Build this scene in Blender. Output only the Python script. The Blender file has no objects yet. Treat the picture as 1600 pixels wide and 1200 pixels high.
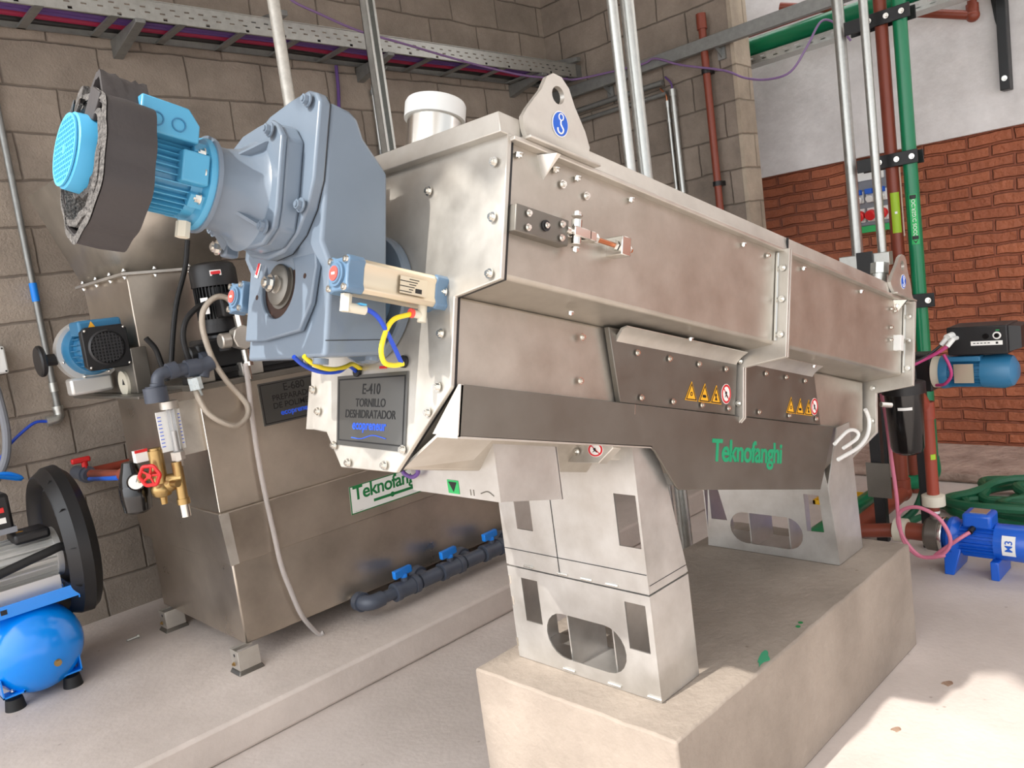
import bpy, bmesh, math, random
from mathutils import Vector, Matrix
random.seed(7)
S = bpy.context.scene
COL = S.collection
PI = math.pi

# ---------------------------------------------------------------- camera
cd = bpy.data.cameras.new('camera'); cam = bpy.data.objects.new('camera', cd); COL.objects.link(cam)
cd.sensor_width = 36.0; cd.lens = 28.25; cd.clip_start = 0.02; cd.clip_end = 200
yaw, pitch, roll = 0.807487509, 0.116931332, -0.132856996
fw = Vector((math.cos(yaw)*math.cos(pitch), math.sin(yaw)*math.cos(pitch), -math.sin(pitch)))
rt = Vector((math.sin(yaw), -math.cos(yaw), 0)); up = rt.cross(fw)
ix = math.cos(roll)*rt + math.sin(roll)*up
iy = -(-math.sin(roll)*rt + math.cos(roll)*up)
m = Matrix.Identity(4)
for i in range(3):
    m[i][0] = ix[i]; m[i][1] = -iy[i]; m[i][2] = -fw[i]
m[2][3] = 1.36
cam.matrix_world = m
S.camera = cam
# ---------------------------------------------------------------- daylight
W = bpy.data.worlds.new('daylight'); S.world = W; W.use_nodes = True
nt = W.node_tree; bg = nt.nodes['Background']
SUN_EL = math.radians(45); SUN_AZ = math.radians(-6.8)
sdir = Vector((math.cos(SUN_EL)*math.cos(SUN_AZ), math.cos(SUN_EL)*math.sin(SUN_AZ), -math.sin(SUN_EL)))
# bright hazy sky, brightest round the sun
bg.inputs[0].default_value = (0.95, 0.97, 1.0, 1)
tc_ = nt.nodes.new('ShaderNodeTexCoord'); dp_ = nt.nodes.new('ShaderNodeVectorMath'); dp_.operation = 'DOT_PRODUCT'; dp_.inputs[1].default_value = tuple(-sdir)
nt.links.new(tc_.outputs['Generated'], dp_.inputs[0])
mx_ = nt.nodes.new('ShaderNodeMath'); mx_.operation = 'MAXIMUM'; mx_.inputs[1].default_value = 0.0; nt.links.new(dp_.outputs['Value'], mx_.inputs[0])
pw_ = nt.nodes.new('ShaderNodeMath'); pw_.operation = 'POWER'; pw_.inputs[1].default_value = 1.5; nt.links.new(mx_.outputs[0], pw_.inputs[0])
ma_ = nt.nodes.new('ShaderNodeMath'); ma_.operation = 'MULTIPLY_ADD'; ma_.inputs[1].default_value = 3.1; ma_.inputs[2].default_value = 1.08; nt.links.new(pw_.outputs[0], ma_.inputs[0])
nt.links.new(ma_.outputs[0], bg.inputs[1])
sd = bpy.data.lights.new('sun', 'SUN'); sun = bpy.data.objects.new('sun', sd); COL.objects.link(sun)
sd.energy = 4.9; sd.angle = 0.012; sd.color = (1.0, 0.95, 0.88)
sun.rotation_euler = sdir.to_track_quat('-Z', 'Y').to_euler(); sun.location = (-4, 1, 6)
S.view_settings.view_transform = 'Standard'; S.view_settings.look = 'None'
S.view_settings.exposure = 0.0; S.view_settings.gamma = 1.0
try: S.view_settings.use_curve_mapping = False
except Exception: pass

# ---------------------------------------------------------------- materials
def lin(c):
    return tuple(((x/255)/12.92 if x/255 <= .04045 else ((x/255+.055)/1.055)**2.4) for x in c)
MATS = {}
def mat(name, rgb, rough=.5, metal=0.0, vary=0.0, vscale=6.0, bump=0.0, bscale=60.0, rgb2=None, stretch=None,
        coat=0.0, trans=0.0, rvary=0.0, spec=None, emit=0.0):
    M = bpy.data.materials.new(name); M.use_nodes = True
    n = M.node_tree; P = n.nodes['Principled BSDF']; L = n.links
    c = lin(rgb); P.inputs['Base Color'].default_value = (*c, 1)
    P.inputs['Roughness'].default_value = rough; P.inputs['Metallic'].default_value = metal
    if coat: P.inputs['Coat Weight'].default_value = coat; P.inputs['Coat Roughness'].default_value = .08
    if trans: P.inputs['Transmission Weight'].default_value = trans; P.inputs['IOR'].default_value = 1.4
    if spec is not None: P.inputs['Specular IOR Level'].default_value = spec
    if vary or rgb2 or bump or rvary:
        tc = n.nodes.new('ShaderNodeNewGeometry'); mp = n.nodes.new('ShaderNodeMapping')
        L.new(tc.outputs['Position'], mp.inputs['Vector'])
        if stretch: mp.inputs['Scale'].default_value = stretch
        nz = n.nodes.new('ShaderNodeTexNoise'); nz.inputs['Scale'].default_value = vscale
        nz.inputs['Detail'].default_value = 6; nz.inputs['Roughness'].default_value = .62
        L.new(mp.outputs[0], nz.inputs['Vector'])
        if vary or rgb2:
            rp = n.nodes.new('ShaderNodeValToRGB')
            a = c if rgb2 is None else lin(rgb2)
            lo = tuple(x*(1-vary) for x in a); hi = tuple(min(1, x*(1+vary)) for x in c)
            rp.color_ramp.elements[0].position = .3; rp.color_ramp.elements[0].color = (*lo, 1)
            rp.color_ramp.elements[1].position = .7; rp.color_ramp.elements[1].color = (*hi, 1)
            L.new(nz.outputs['Fac'], rp.inputs['Fac']); L.new(rp.outputs[0], P.inputs['Base Color'])
        if rvary:
            mr = n.nodes.new('ShaderNodeMapRange'); mr.inputs['From Min'].default_value = .3; mr.inputs['From Max'].default_value = .7
            mr.inputs['To Min'].default_value = max(.02, rough-rvary); mr.inputs['To Max'].default_value = min(1, rough+rvary)
            L.new(nz.outputs['Fac'], mr.inputs['Value']); L.new(mr.outputs[0], P.inputs['Roughness'])
        if bump:
            n2 = n.nodes.new('ShaderNodeTexNoise'); n2.inputs['Scale'].default_value = bscale; n2.inputs['Detail'].default_value = 5
            L.new(mp.outputs[0], n2.inputs['Vector'])
            b = n.nodes.new('ShaderNodeBump'); b.inputs['Strength'].default_value = bump; b.inputs['Distance'].default_value = .01
            L.new(n2.outputs['Fac'], b.inputs['Height']); L.new(b.outputs[0], P.inputs['Normal'])
    MATS[name] = M
    return M

STEEL = mat('brushed_stainless', (206, 202, 194), .40, .74, vary=.05, vscale=9, rvary=.07, rgb2=(192, 186, 177), bump=.02, bscale=30)
STEELD = mat('dull_stainless', (126, 122, 115), .44, .80, vary=.06, vscale=9, rvary=.05, rgb2=(122, 117, 109))
STEELM = mat('satin_stainless', (190, 184, 174), .40, .78, vary=.06, vscale=8, rvary=.03, rgb2=(176, 169, 158))
STANDS = mat('stand_stainless', (204, 202, 198), .38, .76, vary=.05, vscale=9, rvary=.08, rgb2=(188, 185, 180), bump=.02, bscale=30)
TANKS = mat('tank_stainless', (196, 185, 171), .34, .86, vary=.08, vscale=3, rvary=.07, rgb2=(174, 163, 150))
BRIGHT = mat('polished_steel', (222, 220, 214), .22, 1.0)
ZINC = mat('galvanised_steel', (196, 198, 194), .38, .85, vary=.10, vscale=40, rvary=.08)
ZINCD = mat('weathered_galvanised_steel', (150, 152, 150), .50, .75, vary=.12, vscale=25)
GEARP = mat('grey_blue_paint', (108, 121, 135), .30, 0.0, vary=.04, vscale=8, coat=.2)
CYLP = mat('blue_grey_cast_paint', (92, 120, 146), .38, 0.0)
MOTP = mat('sky_blue_paint', (74, 154, 192), .36, 0.0, vary=.04, coat=.2)
FANP = mat('bright_blue_plastic', (84, 178, 224), .42)
BLUEP = mat('royal_blue_paint', (20, 92, 200), .35, coat=.3)
STEELB = mat('steel_blue_paint', (44, 112, 152), .40, coat=.15)
TANKB = mat('gloss_blue_enamel', (0, 138, 240), .22, coat=.5)
HANDB = mat('blue_plastic', (20, 136, 240), .4)
ALU = mat('anodised_aluminium', (214, 202, 180), .34, .75)
ALUC = mat('cast_aluminium', (214, 213, 210), .42, .6)
BLACK = mat('black_plastic', (22, 22, 24), .42)
BLACKG = mat('gloss_black_plastic', (12, 12, 14), .16, coat=.4)
BLACKM = mat('black_painted_steel', (26, 27, 29), .42)
GRIL = mat('dark_grey_plastic', (46, 46, 48), .45)
RUB = mat('black_rubber', (20, 20, 21), .6)
FOAM = mat('black_foam_skin', (58, 54, 54), .6, bump=.10, bscale=90)
FOAMC = mat('open_cell_foam', (128, 124, 120), .95, rgb2=(44, 42, 42), vscale=160, bump=.8, bscale=220)
PVC = mat('dark_grey_pvc', (74, 80, 92), .38)
GPVC = mat('grey_plastic', (128, 131, 138), .45)
BROWNP = mat('red_brown_pipe', (132, 62, 44), .42)
REDP = mat('orange_red_pipe', (150, 64, 46), .42)
GREENP = mat('green_pipe', (0, 120, 78), .30, coat=.2)
GREENH = mat('green_hose_rubber', (22, 92, 62), .5)
RED = mat('red_plastic', (214, 34, 36), .4)
BADGE = mat('red_badge', (232, 84, 76), .4)
WHITE = mat('white_plastic', (232, 233, 230), .42)
PAPER = mat('white_sticker', (238, 238, 234), .5)
CREAM = mat('cream_plastic', (214, 208, 190), .45)
YEL = mat('warning_yellow', (242, 176, 40), .45)
YELH = mat('yellow_tube', (236, 214, 40), .35)
BLUH = mat('blue_tube', (28, 72, 190), .35)
PURP = mat('purple_cable', (92, 62, 128), .45)
PURPL = mat('violet_cable', (132, 104, 150), .45)
MAG = mat('magenta_cable', (184, 62, 122), .45)
PINK = mat('pink_cable', (206, 118, 142), .4)
CRIM = mat('crimson_cable', (150, 26, 66), .45)
BRASS = mat('brass', (178, 150, 100), .32, .9, vary=.08, vscale=30)
COPPER = mat('copper', (190, 120, 84), .35, .9)
GREENS = mat('green_sticker', (44, 176, 96), .5)
LIME = mat('lime_sticker', (160, 196, 40), .5)
GLET = mat('green_lettering', (16, 150, 104), .45)
GLOGO = mat('dark_green_print', (22, 120, 62), .5)
INK = mat('black_print', (14, 14, 15), .5)
BLUEINK = mat('blue_print', (36, 92, 232), .5)
SIGNB = mat('sign_blue', (20, 92, 200), .45)
SIGNR = mat('sign_red', (206, 36, 44), .45)
PLATE = mat('etched_metal_plate', (120, 120, 118), .28, .9)
RUST = mat('oily_bore', (58, 36, 26), .5, .3)
CLEAR = mat('clear_tube', (225, 218, 214), .2, trans=.55)
ACRYL = mat('clear_acrylic', (235, 238, 242), .08, trans=.85)
CLRIB = mat('pale_ribbed_plastic', (206, 216, 218), .25, bump=.4, bscale=160)
BRAID = mat('braided_steel_hose', (196, 186, 172), .4, .7, bump=.5, bscale=420)
GREENOX = mat('green_paint_splash', (60, 150, 110), .7)
STAIN = mat('brown_stain', (134, 104, 84), .85, rgb2=(176, 150, 130), vscale=40)
YGRATE = mat('yellow_paint', (222, 172, 24), .5)

def concrete(name, c1, c2, rough=.85, scale=2.2, bump=.25, stains=True, bscale=55):
    M = bpy.data.materials.new(name); M.use_nodes = True
    n = M.node_tree; P = n.nodes['Principled BSDF']; L = n.links
    g = n.nodes.new('ShaderNodeNewGeometry')
    a = n.nodes.new('ShaderNodeTexNoise'); a.inputs['Scale'].default_value = scale; a.inputs['Detail'].default_value = 9; a.inputs['Roughness'].default_value = .65
    L.new(g.outputs['Position'], a.inputs['Vector'])
    r = n.nodes.new('ShaderNodeValToRGB')
    r.color_ramp.elements[0].position = .28; r.color_ramp.elements[0].color = (*lin(c2), 1)
    r.color_ramp.elements[1].position = .68; r.color_ramp.elements[1].color = (*lin(c1), 1)
    L.new(a.outputs['Fac'], r.inputs['Fac'])
    out = r.outputs[0]
    if stains:
        v = n.nodes.new('ShaderNodeTexVoronoi'); v.inputs['Scale'].default_value = 9
        L.new(g.outputs['Position'], v.inputs['Vector'])
        r2 = n.nodes.new('ShaderNodeValToRGB'); r2.color_ramp.elements[0].position = .02; r2.color_ramp.elements[0].color = (.45, .4, .36, 1)
        r2.color_ramp.elements[1].position = .06; r2.color_ramp.elements[1].color = (1, 1, 1, 1)
        L.new(v.outputs['Distance'], r2.inputs['Fac'])
        mx = n.nodes.new('ShaderNodeMix'); mx.data_type = 'RGBA'; mx.blend_type = 'MULTIPLY'; mx.inputs[0].default_value = .6
        L.new(out, mx.inputs[6]); L.new(r2.outputs[0], mx.inputs[7]); out = mx.outputs[2]
    L.new(out, P.inputs['Base Color']); P.inputs['Roughness'].default_value = rough
    b2 = n.nodes.new('ShaderNodeTexNoise'); b2.inputs['Scale'].default_value = bscale; b2.inputs['Detail'].default_value = 8
    L.new(g.outputs['Position'], b2.inputs['Vector'])
    b = n.nodes.new('ShaderNodeBump'); b.inputs['Strength'].default_value = bump; b.inputs['Distance'].default_value = .02
    L.new(b2.outputs['Fac'], b.inputs['Height']); L.new(b.outputs[0], P.inputs['Normal'])
    return M
def masonry(name, axis, bw, rh, mortar, c1, c2, cm, off=(0, 0), rough=.9, bump=.6, smooth=.25, dist=.02, wob=.0, grain=70, squash=1.0):
    M = bpy.data.materials.new(name); M.use_nodes = True
    n = M.node_tree; P = n.nodes['Principled BSDF']; L = n.links
    g = n.nodes.new('ShaderNodeNewGeometry'); sp = n.nodes.new('ShaderNodeSeparateXYZ'); L.new(g.outputs['Position'], sp.inputs[0])
    cb = n.nodes.new('ShaderNodeCombineXYZ'); L.new(sp.outputs['XY'.index(axis)], cb.inputs[0]); L.new(sp.outputs[2], cb.inputs[1])
    ad = n.nodes.new('ShaderNodeVectorMath'); ad.operation = 'ADD'; ad.inputs[1].default_value = (off[0], off[1], 0); L.new(cb.outputs[0], ad.inputs[0])
    vec = ad.outputs[0]
    if wob:
        wn = n.nodes.new('ShaderNodeTexNoise'); wn.inputs['Scale'].default_value = 5; wn.inputs['Detail'].default_value = 3
        L.new(g.outputs['Position'], wn.inputs['Vector'])
        s = n.nodes.new('ShaderNodeVectorMath'); s.operation = 'SUBTRACT'; s.inputs[1].default_value = (.5, .5, .5); L.new(wn.outputs['Color'], s.inputs[0])
        s2 = n.nodes.new('ShaderNodeVectorMath'); s2.operation = 'SCALE'; s2.inputs['Scale'].default_value = wob; L.new(s.outputs[0], s2.inputs[0])
        s3 = n.nodes.new('ShaderNodeVectorMath'); s3.operation = 'ADD'; L.new(vec, s3.inputs[0]); L.new(s2.outputs[0], s3.inputs[1]); vec = s3.outputs[0]
    br = n.nodes.new('ShaderNodeTexBrick'); L.new(vec, br.inputs['Vector'])
    br.inputs['Scale'].default_value = 1; br.inputs['Brick Width'].default_value = bw; br.inputs['Row Height'].default_value = rh
    br.inputs['Mortar Size'].default_value = mortar; br.inputs['Mortar Smooth'].default_value = smooth; br.inputs['Bias'].default_value = 0
    br.inputs['Color1'].default_value = (*lin(c1), 1); br.inputs['Color2'].default_value = (*lin(c2), 1); br.inputs['Mortar'].default_value = (*lin(cm), 1)
    br.offset = .5; br.squash = squash
    nz = n.nodes.new('ShaderNodeTexNoise'); nz.inputs['Scale'].default_value = 3.5; nz.inputs['Detail'].default_value = 10; nz.inputs['Roughness'].default_value = .7
    L.new(g.outputs['Position'], nz.inputs['Vector'])
    mr = n.nodes.new('ShaderNodeMapRange'); mr.inputs['From Min'].default_value = .25; mr.inputs['From Max'].default_value = .75
    mr.inputs['To Min'].default_value = .66; mr.inputs['To Max'].default_value = 1.28; L.new(nz.outputs['Fac'], mr.inputs['Value'])
    mx = n.nodes.new('ShaderNodeVectorMath'); mx.operation = 'SCALE'
    L.new(br.outputs['Color'], mx.inputs[0]); L.new(mr.outputs[0], mx.inputs['Scale'])
    L.new(mx.outputs[0], P.inputs['Base Color']); P.inputs['Roughness'].default_value = rough
    gn = n.nodes.new('ShaderNodeTexNoise'); gn.inputs['Scale'].default_value = grain; gn.inputs['Detail'].default_value = 8
    L.new(g.outputs['Position'], gn.inputs['Vector'])
    h = n.nodes.new('ShaderNodeMath'); h.operation = 'MULTIPLY_ADD'; h.inputs[1].default_value = -1.0
    gs = n.nodes.new('ShaderNodeMath'); gs.operation = 'MULTIPLY'; gs.inputs[1].default_value = .5
    L.new(gn.outputs['Fac'], gs.inputs[0]); L.new(br.outputs['Fac'], h.inputs[0]); L.new(gs.outputs[0], h.inputs[2])
    b = n.nodes.new('ShaderNodeBump'); b.inputs['Strength'].default_value = bump; b.inputs['Distance'].default_value = dist
    L.new(h.outputs[0], b.inputs['Height']); L.new(b.outputs[0], P.inputs['Normal'])
    return M
FLOORM = concrete('floor_concrete', (212, 201, 194), (186, 175, 167), .8, 1.6, .10)
SLABM = concrete('slab_concrete', (214, 202, 193), (184, 172, 163), .8, 2.0, .12)
PLINTHM = concrete('plinth_concrete', (162, 150, 138), (134, 123, 112), .85, 3.2, .22, True)
ROUGHM = concrete('rough_concrete', (196, 172, 158), (140, 118, 106), .95, 6, .9, False, 24)
PLASTM = concrete('white_plaster', (234, 231, 230), (190, 186, 184), .9, 1.9, .25, False, 18)

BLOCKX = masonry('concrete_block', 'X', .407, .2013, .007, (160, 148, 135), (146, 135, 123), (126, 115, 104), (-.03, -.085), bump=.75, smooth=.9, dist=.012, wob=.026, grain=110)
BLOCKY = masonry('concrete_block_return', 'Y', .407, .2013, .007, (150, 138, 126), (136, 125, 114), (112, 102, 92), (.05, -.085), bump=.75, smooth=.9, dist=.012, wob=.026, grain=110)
CAPM = masonry('wall_end_block', 'X', .6, .2013, .008, (184, 171, 153), (166, 153, 136), (140, 128, 112), (.1, -.085), bump=.6, smooth=.9, dist=.012, wob=.03, grain=60)
BRICK = masonry('painted_brick', 'Y', .235, .070, .010, (174, 101, 68), (158, 88, 58), (142, 76, 50), (.03, .01), rough=.6, bump=.9, smooth=.55, dist=.03, wob=.035, grain=30)
ROOFM = mat('roof_sheet', (214, 214, 212), .6)

# ---------------------------------------------------------------- mesh helpers
TH = math.radians(15)
MO = Vector((1.0, 1.352, 1.36))
MU = Vector((math.cos(TH), 0, -math.sin(TH))); MV = Vector((0, 1, 0)); MW = Vector((math.sin(TH), 0, math.cos(TH)))
def MFR(p): return MO + MU*p[0] + MV*p[1] + MW*p[2]     # frame of the inclined screw press
def MD(d): return MU*d[0] + MV*d[1] + MW*d[2]
WL = {}
def base_of(o): return WL.get(o.name, Vector((0, 0, 0)))
def empty(name, loc, label, cat, group=None):
    o = bpy.data.objects.new(name, None); COL.objects.link(o); o.location = loc; o.empty_display_size = .1
    WL[o.name] = Vector(loc); tag(o, label, cat, group); return o
def tag(o, label=None, cat=None, group=None, kind=None):
    if label: o['label'] = label
    if cat: o['category'] = cat
    if group: o['group'] = group
    if kind: o['kind'] = kind
    return o
def catmull(pts, n=6, closed=False):
    P = [Vector(p) for p in pts]
    if len(P) < 3: return P
    out = []; N = len(P)
    rng = N if closed else N-1
    for i in range(rng):
        p1 = P[i]; p2 = P[(i+1) % N]
        p0 = P[i-1] if (i > 0 or closed) else p1*2-p2
        p3 = P[(i+2) % N] if (i+2 < N or closed) else p2*2-p1
        for k in range(n):
            t = k/n
            out.append(.5*((2*p1)+(-p0+p2)*t+(2*p0-5*p1+4*p2-p3)*t*t+(-p0+3*p1-3*p2+p3)*t*t*t))
    if not closed: out.append(P[-1])
    return out
def flat_mesh(splines, depth=0.0, bevel=0.0):
    """2-D outlines with holes (even-odd) -> mesh in XY, centred in Z"""
    c = bpy.data.curves.new('outline', 'CURVE'); c.dimensions = '2D'; c.fill_mode = 'BOTH'; c.extrude = depth/2; c.bevel_depth = bevel
    for sp in splines:
        s = c.splines.new('POLY'); s.points.add(len(sp)-1)
        for q, p in zip(s.points, sp): q.co = (p[0], p[1], 0, 1)
        s.use_cyclic_u = True
    o = bpy.data.objects.new('outline', c); COL.objects.link(o)
    dg = bpy.context.evaluated_depsgraph_get(); me = bpy.data.meshes.new_from_object(o.evaluated_get(dg))
    bpy.data.objects.remove(o); bpy.data.curves.remove(c); return me
def text_mesh(s, size, depth=.0006, align='CENTER', bold=0.0, space=1.0):
    c = bpy.data.curves.new('lettering', 'FONT'); c.body = s; c.size = size; c.extrude = depth/2; c.align_x = align; c.offset = bold; c.space_character = space
    o = bpy.data.objects.new('lettering', c); COL.objects.link(o)
    dg = bpy.context.evaluated_depsgraph_get(); me = bpy.data.meshes.new_from_object(o.evaluated_get(dg))
    bpy.data.objects.remove(o); bpy.data.curves.remove(c); return me
def circ(cx, cy, r, n=24, ry=None, a0=0):
    return [(cx+r*math.cos(a0+2*PI*k/n), cy+(ry or r)*math.sin(a0+2*PI*k/n)) for k in range(n)]
def slot(x0, x1, y0, y1, n=10):
    r = (y1-y0)/2; cy = (y0+y1)/2; o = []
    for k in range(n+1): a = -PI/2+PI*k/n; o.append((x1-r+r*math.cos(a), cy+r*math.sin(a)))
    for k in range(n+1): a = PI/2+PI*k/n; o.append((x0+r+r*math.cos(a), cy+r*math.sin(a)))
    return o
def rect(x0, x1, y0, y1): return [(x0, y0), (x1, y0), (x1, y1), (x0, y1)]
def rrect(x0, x1, y0, y1, r, n=5):
    o = []
    for cx, cy, a0 in ((x1-r, y0+r, -PI/2), (x1-r, y1-r, 0), (x0+r, y1-r, PI/2), (x0+r, y0+r, PI)):
        for k in range(n+1): a = a0+PI/2*k/n; o.append((cx+r*math.cos(a), cy+r*math.sin(a)))
    return o
def perp(d):
    d = Vector(d).normalized(); a = Vector((0, 0, 1)) if abs(d.z) < .9 else Vector((1, 0, 0))
    x = a.cross(d).normalized(); return x, d.cross(x)
class MB:
    def __init__(s, fr=None): s.bm = bmesh.new(); s.fr = fr
    def v(s, p): return s.bm.verts.new(s.fr(p) if s.fr else Vector(p))
    def face(s, vs):
        try: return s.bm.faces.new(vs)
        except ValueError: return None
    def box(s, x0, x1, y0, y1, z0, z1):
        V = [s.v((x, y, z)) for z in (z0, z1) for y in (y0, y1) for x in (x0, x1)]
        for f in ((0, 2, 3, 1), (4, 5, 7, 6), (0, 1, 5, 4), (2, 6, 7, 3), (0, 4, 6, 2), (1, 3, 7, 5)): s.face([V[i] for i in f])
        return s
    def hexa(s, a, b):
        """solid between two polygons with matching corners"""
        A = [s.v(p) for p in a]; B = [s.v(p) for p in b]; n = len(A)
        s.face(A[::-1]); s.face(B)
        for i in range(n): s.face([A[i], A[(i+1) % n], B[(i+1) % n], B[i]])
        return s
    def prism(s, pts, plane, a, b):
        f = {'xz': lambda p, t: (p[0], t, p[1]), 'yz': lambda p, t: (t, p[0], p[1]), 'xy': lambda p, t: (p[0], p[1], t)}[plane]
        return s.hexa([f(p, a) for p in pts], [f(p, b) for p in pts])
    def loop(s, rings, closed=False, cap=True):
        R = [[s.v(p) for p in r] for r in rings]; n = len(R[0])
        N = len(R) if closed else len(R)-1
        for i in range(N):
            A = R[i]; B = R[(i+1) % len(R)]
            for k in range(n): s.face([A[k], A[(k+1) % n], B[(k+1) % n], B[k]])
        if cap and not closed: s.face(R[0][::-1]); s.face(R[-1])
        return s
    def cyl(s, p0, p1, r, r2=None, n=20, cap=True):
        p0 = Vector(p0); p1 = Vector(p1); x, y = perp(p1-p0); r2 = r if r2 is None else r2
        c = [(math.cos(2*PI*k/n), math.sin(2*PI*k/n)) for k in range(n)]
        return s.loop([[p0+(x*a+y*b)*r for a, b in c], [p1+(x*a+y*b)*r2 for a, b in c]], cap=cap)
    def lathe(s, prof, p0, d, n=28, cap=True):
        p0 = Vector(p0); d = Vector(d).normalized(); x, y = perp(d)
        c = [(math.cos(2*PI*k/n), math.sin(2*PI*k/n)) for k in range(n)]
        return s.loop([[p0+d*t+(x*a+y*b)*max(r, 1e-4) for a, b in c] for t, r in prof], cap=cap)
    def tube(s, pts, r, n=10, smooth=6, closed=False):
        P = catmull(pts, smooth, closed) if smooth else [Vector(p) for p in pts]
        Q = [P[0]]
        for p in P[1:]:
            if (p-Q[-1]).length > 1e-5: Q.append(p)
        P = Q; N = len(P); rings = []; x = None
        for i in range(N):
            d = (P[(i+1) % N]-P[i-1]) if closed else (P[min(i+1, N-1)]-P[max(i-1, 0)])
            d.normalize()
            if x is None: x, y = perp(d)
            else: x = (x-d*x.dot(d)); x = x.normalized() if x.length > 1e-6 else perp(d)[0]
            y = d.cross(x)
            rings.append([P[i]+(x*math.cos(2*PI*k/n)+y*math.sin(2*PI*k/n))*r for k in range(n)])
        return s.loop(rings, closed=closed)
    def sph(s, c, r, sc=(1, 1, 1), n=20, m=12):
        c = Vector(c)
        rings = [[c+Vector((sc[0]*r*math.sin(PI*i/m)*math.cos(2*PI*k/n), sc[1]*r*math.sin(PI*i/m)*math.sin(2*PI*k/n), sc[2]*r*math.cos(PI*i/m))) for k in range(n)] for i in range(1, m)]
        s.loop(rings); return s
    def add(s, me, f):
        """append a flat mesh through a mapping f(a, b, t) -> point"""
        t = bmesh.new(); t.from_mesh(me); bmesh.ops.remove_doubles(t, verts=t.verts, dist=1e-6); t.to_mesh(me); t.free()
        V = [s.v(f(*v.co)) for v in me.vertices]
        for p in me.polygons: s.face([V[i] for i in p.vertices])
        bpy.data.meshes.remove(me); return s
    def plate(s, outlines, depth, f): return s.add(flat_mesh(outlines, depth), f)
    def grid(s, f, w, h, cx=0, cy=0, n=12):
        A = [[s.v(f(cx-w/2+w*k/n, cy-h/2+h*j/2, t)) for k in range(n+1)] for t, j in ((0, 0), (0, 2), (.001, 2), (.001, 0))]
        for k in range(n):
            for q in range(4): s.face([A[q][k], A[q][k+1], A[(q+1) % 4][k+1], A[(q+1) % 4][k]])
        s.face([A[q][0] for q in range(4)][::-1]); s.face([A[q][n] for q in range(4)])
        return s
    def text(s, t, size, f, **k): return s.add(text_mesh(t, size, **k), f)
    def build(s, name, material, parent=None, bev=0.0, seg=2, ang=35, label=None, weld=False):
        bm = s.bm
        if weld: bmesh.ops.remove_doubles(bm, verts=bm.verts, dist=1e-5)
        bmesh.ops.recalc_face_normals(bm, faces=bm.faces)
        co = [v.co for v in bm.verts]
        lo = Vector([min(c[i] for c in co) for i in range(3)]); hi = Vector([max(c[i] for c in co) for i in range(3)])
        c = (lo+hi)/2
        if parent is None: c.z = lo.z
        bmesh.ops.translate(bm, verts=bm.verts, vec=-c)
        me = bpy.data.meshes.new(name); bm.to_mesh(me); bm.free()
        me.polygons.foreach_set('use_smooth', [True]*len(me.polygons)); me.set_sharp_from_angle(angle=math.radians(ang))
        me.materials.append(material)
        o = bpy.data.objects.new(name, me); COL.objects.link(o)
        if parent is not None: o.parent = parent; o.location = c-base_of(parent)
        else: o.location = c
        WL[o.name] = c
        if bev:
            md = o.modifiers.new('edge', 'BEVEL'); md.width = bev; md.segments = seg; md.limit_method = 'ANGLE'; md.angle_limit = math.radians(40)
        if label: o['label'] = label
        return o
def thing(mb, name, material, label, cat, group=None, **k): return tag(mb.build(name, material, None, **k), label, cat, group)
def structure(mb, name, material, **k): return tag(mb.build(name, material, None, **k), kind='structure')
def xz(y): return lambda a, b, t: (a, y+t, b)
def yz(x): return lambda a, b, t: (x+t, a, b)
# a bolt: washer and hexagon head along +Z, shared mesh
_b = MB(); _b.cyl((0, 0, 0), (0, 0, .0022), .0105, n=16); _b.cyl((0, 0, .0022), (0, 0, .0085), .0072, n=6); _b.cyl((0, 0, .0085), (0, 0, .0105), .004, n=10)
_o = _b.build('bolt_pattern', BRIGHT); BOLTME = _o.data; bpy.data.objects.remove(_o)
for v in BOLTME.vertices: v.co.z += 0.00525
BOLTMES = {'steel': BOLTME}
for k_, m_ in (('paint', GEARP), ('blue', MOTP), ('dark', BLACKM), ('brass', BRASS)):
    c_ = BOLTME.copy(); c_.materials[0] = m_; BOLTMES[k_] = c_
def bolt(p, d, parent, sc=1.0, kind='steel', name='bolt'):
    o = bpy.data.objects.new(name, BOLTMES[kind]); COL.objects.link(o); o.parent = parent
    o.location = Vector(p)-base_of(parent); q = Vector(d).normalized().to_track_quat('Z', 'Y'); o.rotation_euler = q.to_euler(); o.scale = (sc, sc, sc)
    return o

# ================================================================ the setting
structure(MB().box(-14, 6.2, -9, 9, -.15, 0), 'floor', FLOORM)
structure(MB().box(-1.2, 4.56, 2.475, 3.97, 0, .117), 'floor_step', SLABM, bev=.012)
structure(MB().box(4.62, 5.35, -3, 4.2, 0, .05), 'floor_apron', ROUGHM, bev=.02)
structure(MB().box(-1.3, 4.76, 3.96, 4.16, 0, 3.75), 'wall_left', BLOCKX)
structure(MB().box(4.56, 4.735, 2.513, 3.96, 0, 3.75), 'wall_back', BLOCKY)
structure(MB().box(4.555, 4.74, 2.488, 2.513, 0, 3.75), 'trim_1', CAPM)
structure(MB().box(5.30, 5.5, -3.5, 4.6, 0, 1.885), 'wall_right', BRICK)
structure(MB().box(5.26, 5.5, -3.5, 4.6, 1.885, 4.2), 'wall_right_upper', PLASTM)
r_ = MB(); n_ = 110
top_ = []
for k in range(n_+1):
    y = -2.4+6.5*k/n_; top_.append((y, 3.585+.045*math.sin(2*PI*y/.22)))
r_.hexa([(-1.0, y, z) for y, z in top_]+[(-1.0, y, z+.01) for y, z in top_[::-1]], [(4.7, y, z) for y, z in top_]+[(4.7, y, z+.01) for y, z in top_[::-1]])
structure(r_, 'ceiling', ROOFM)
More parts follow.
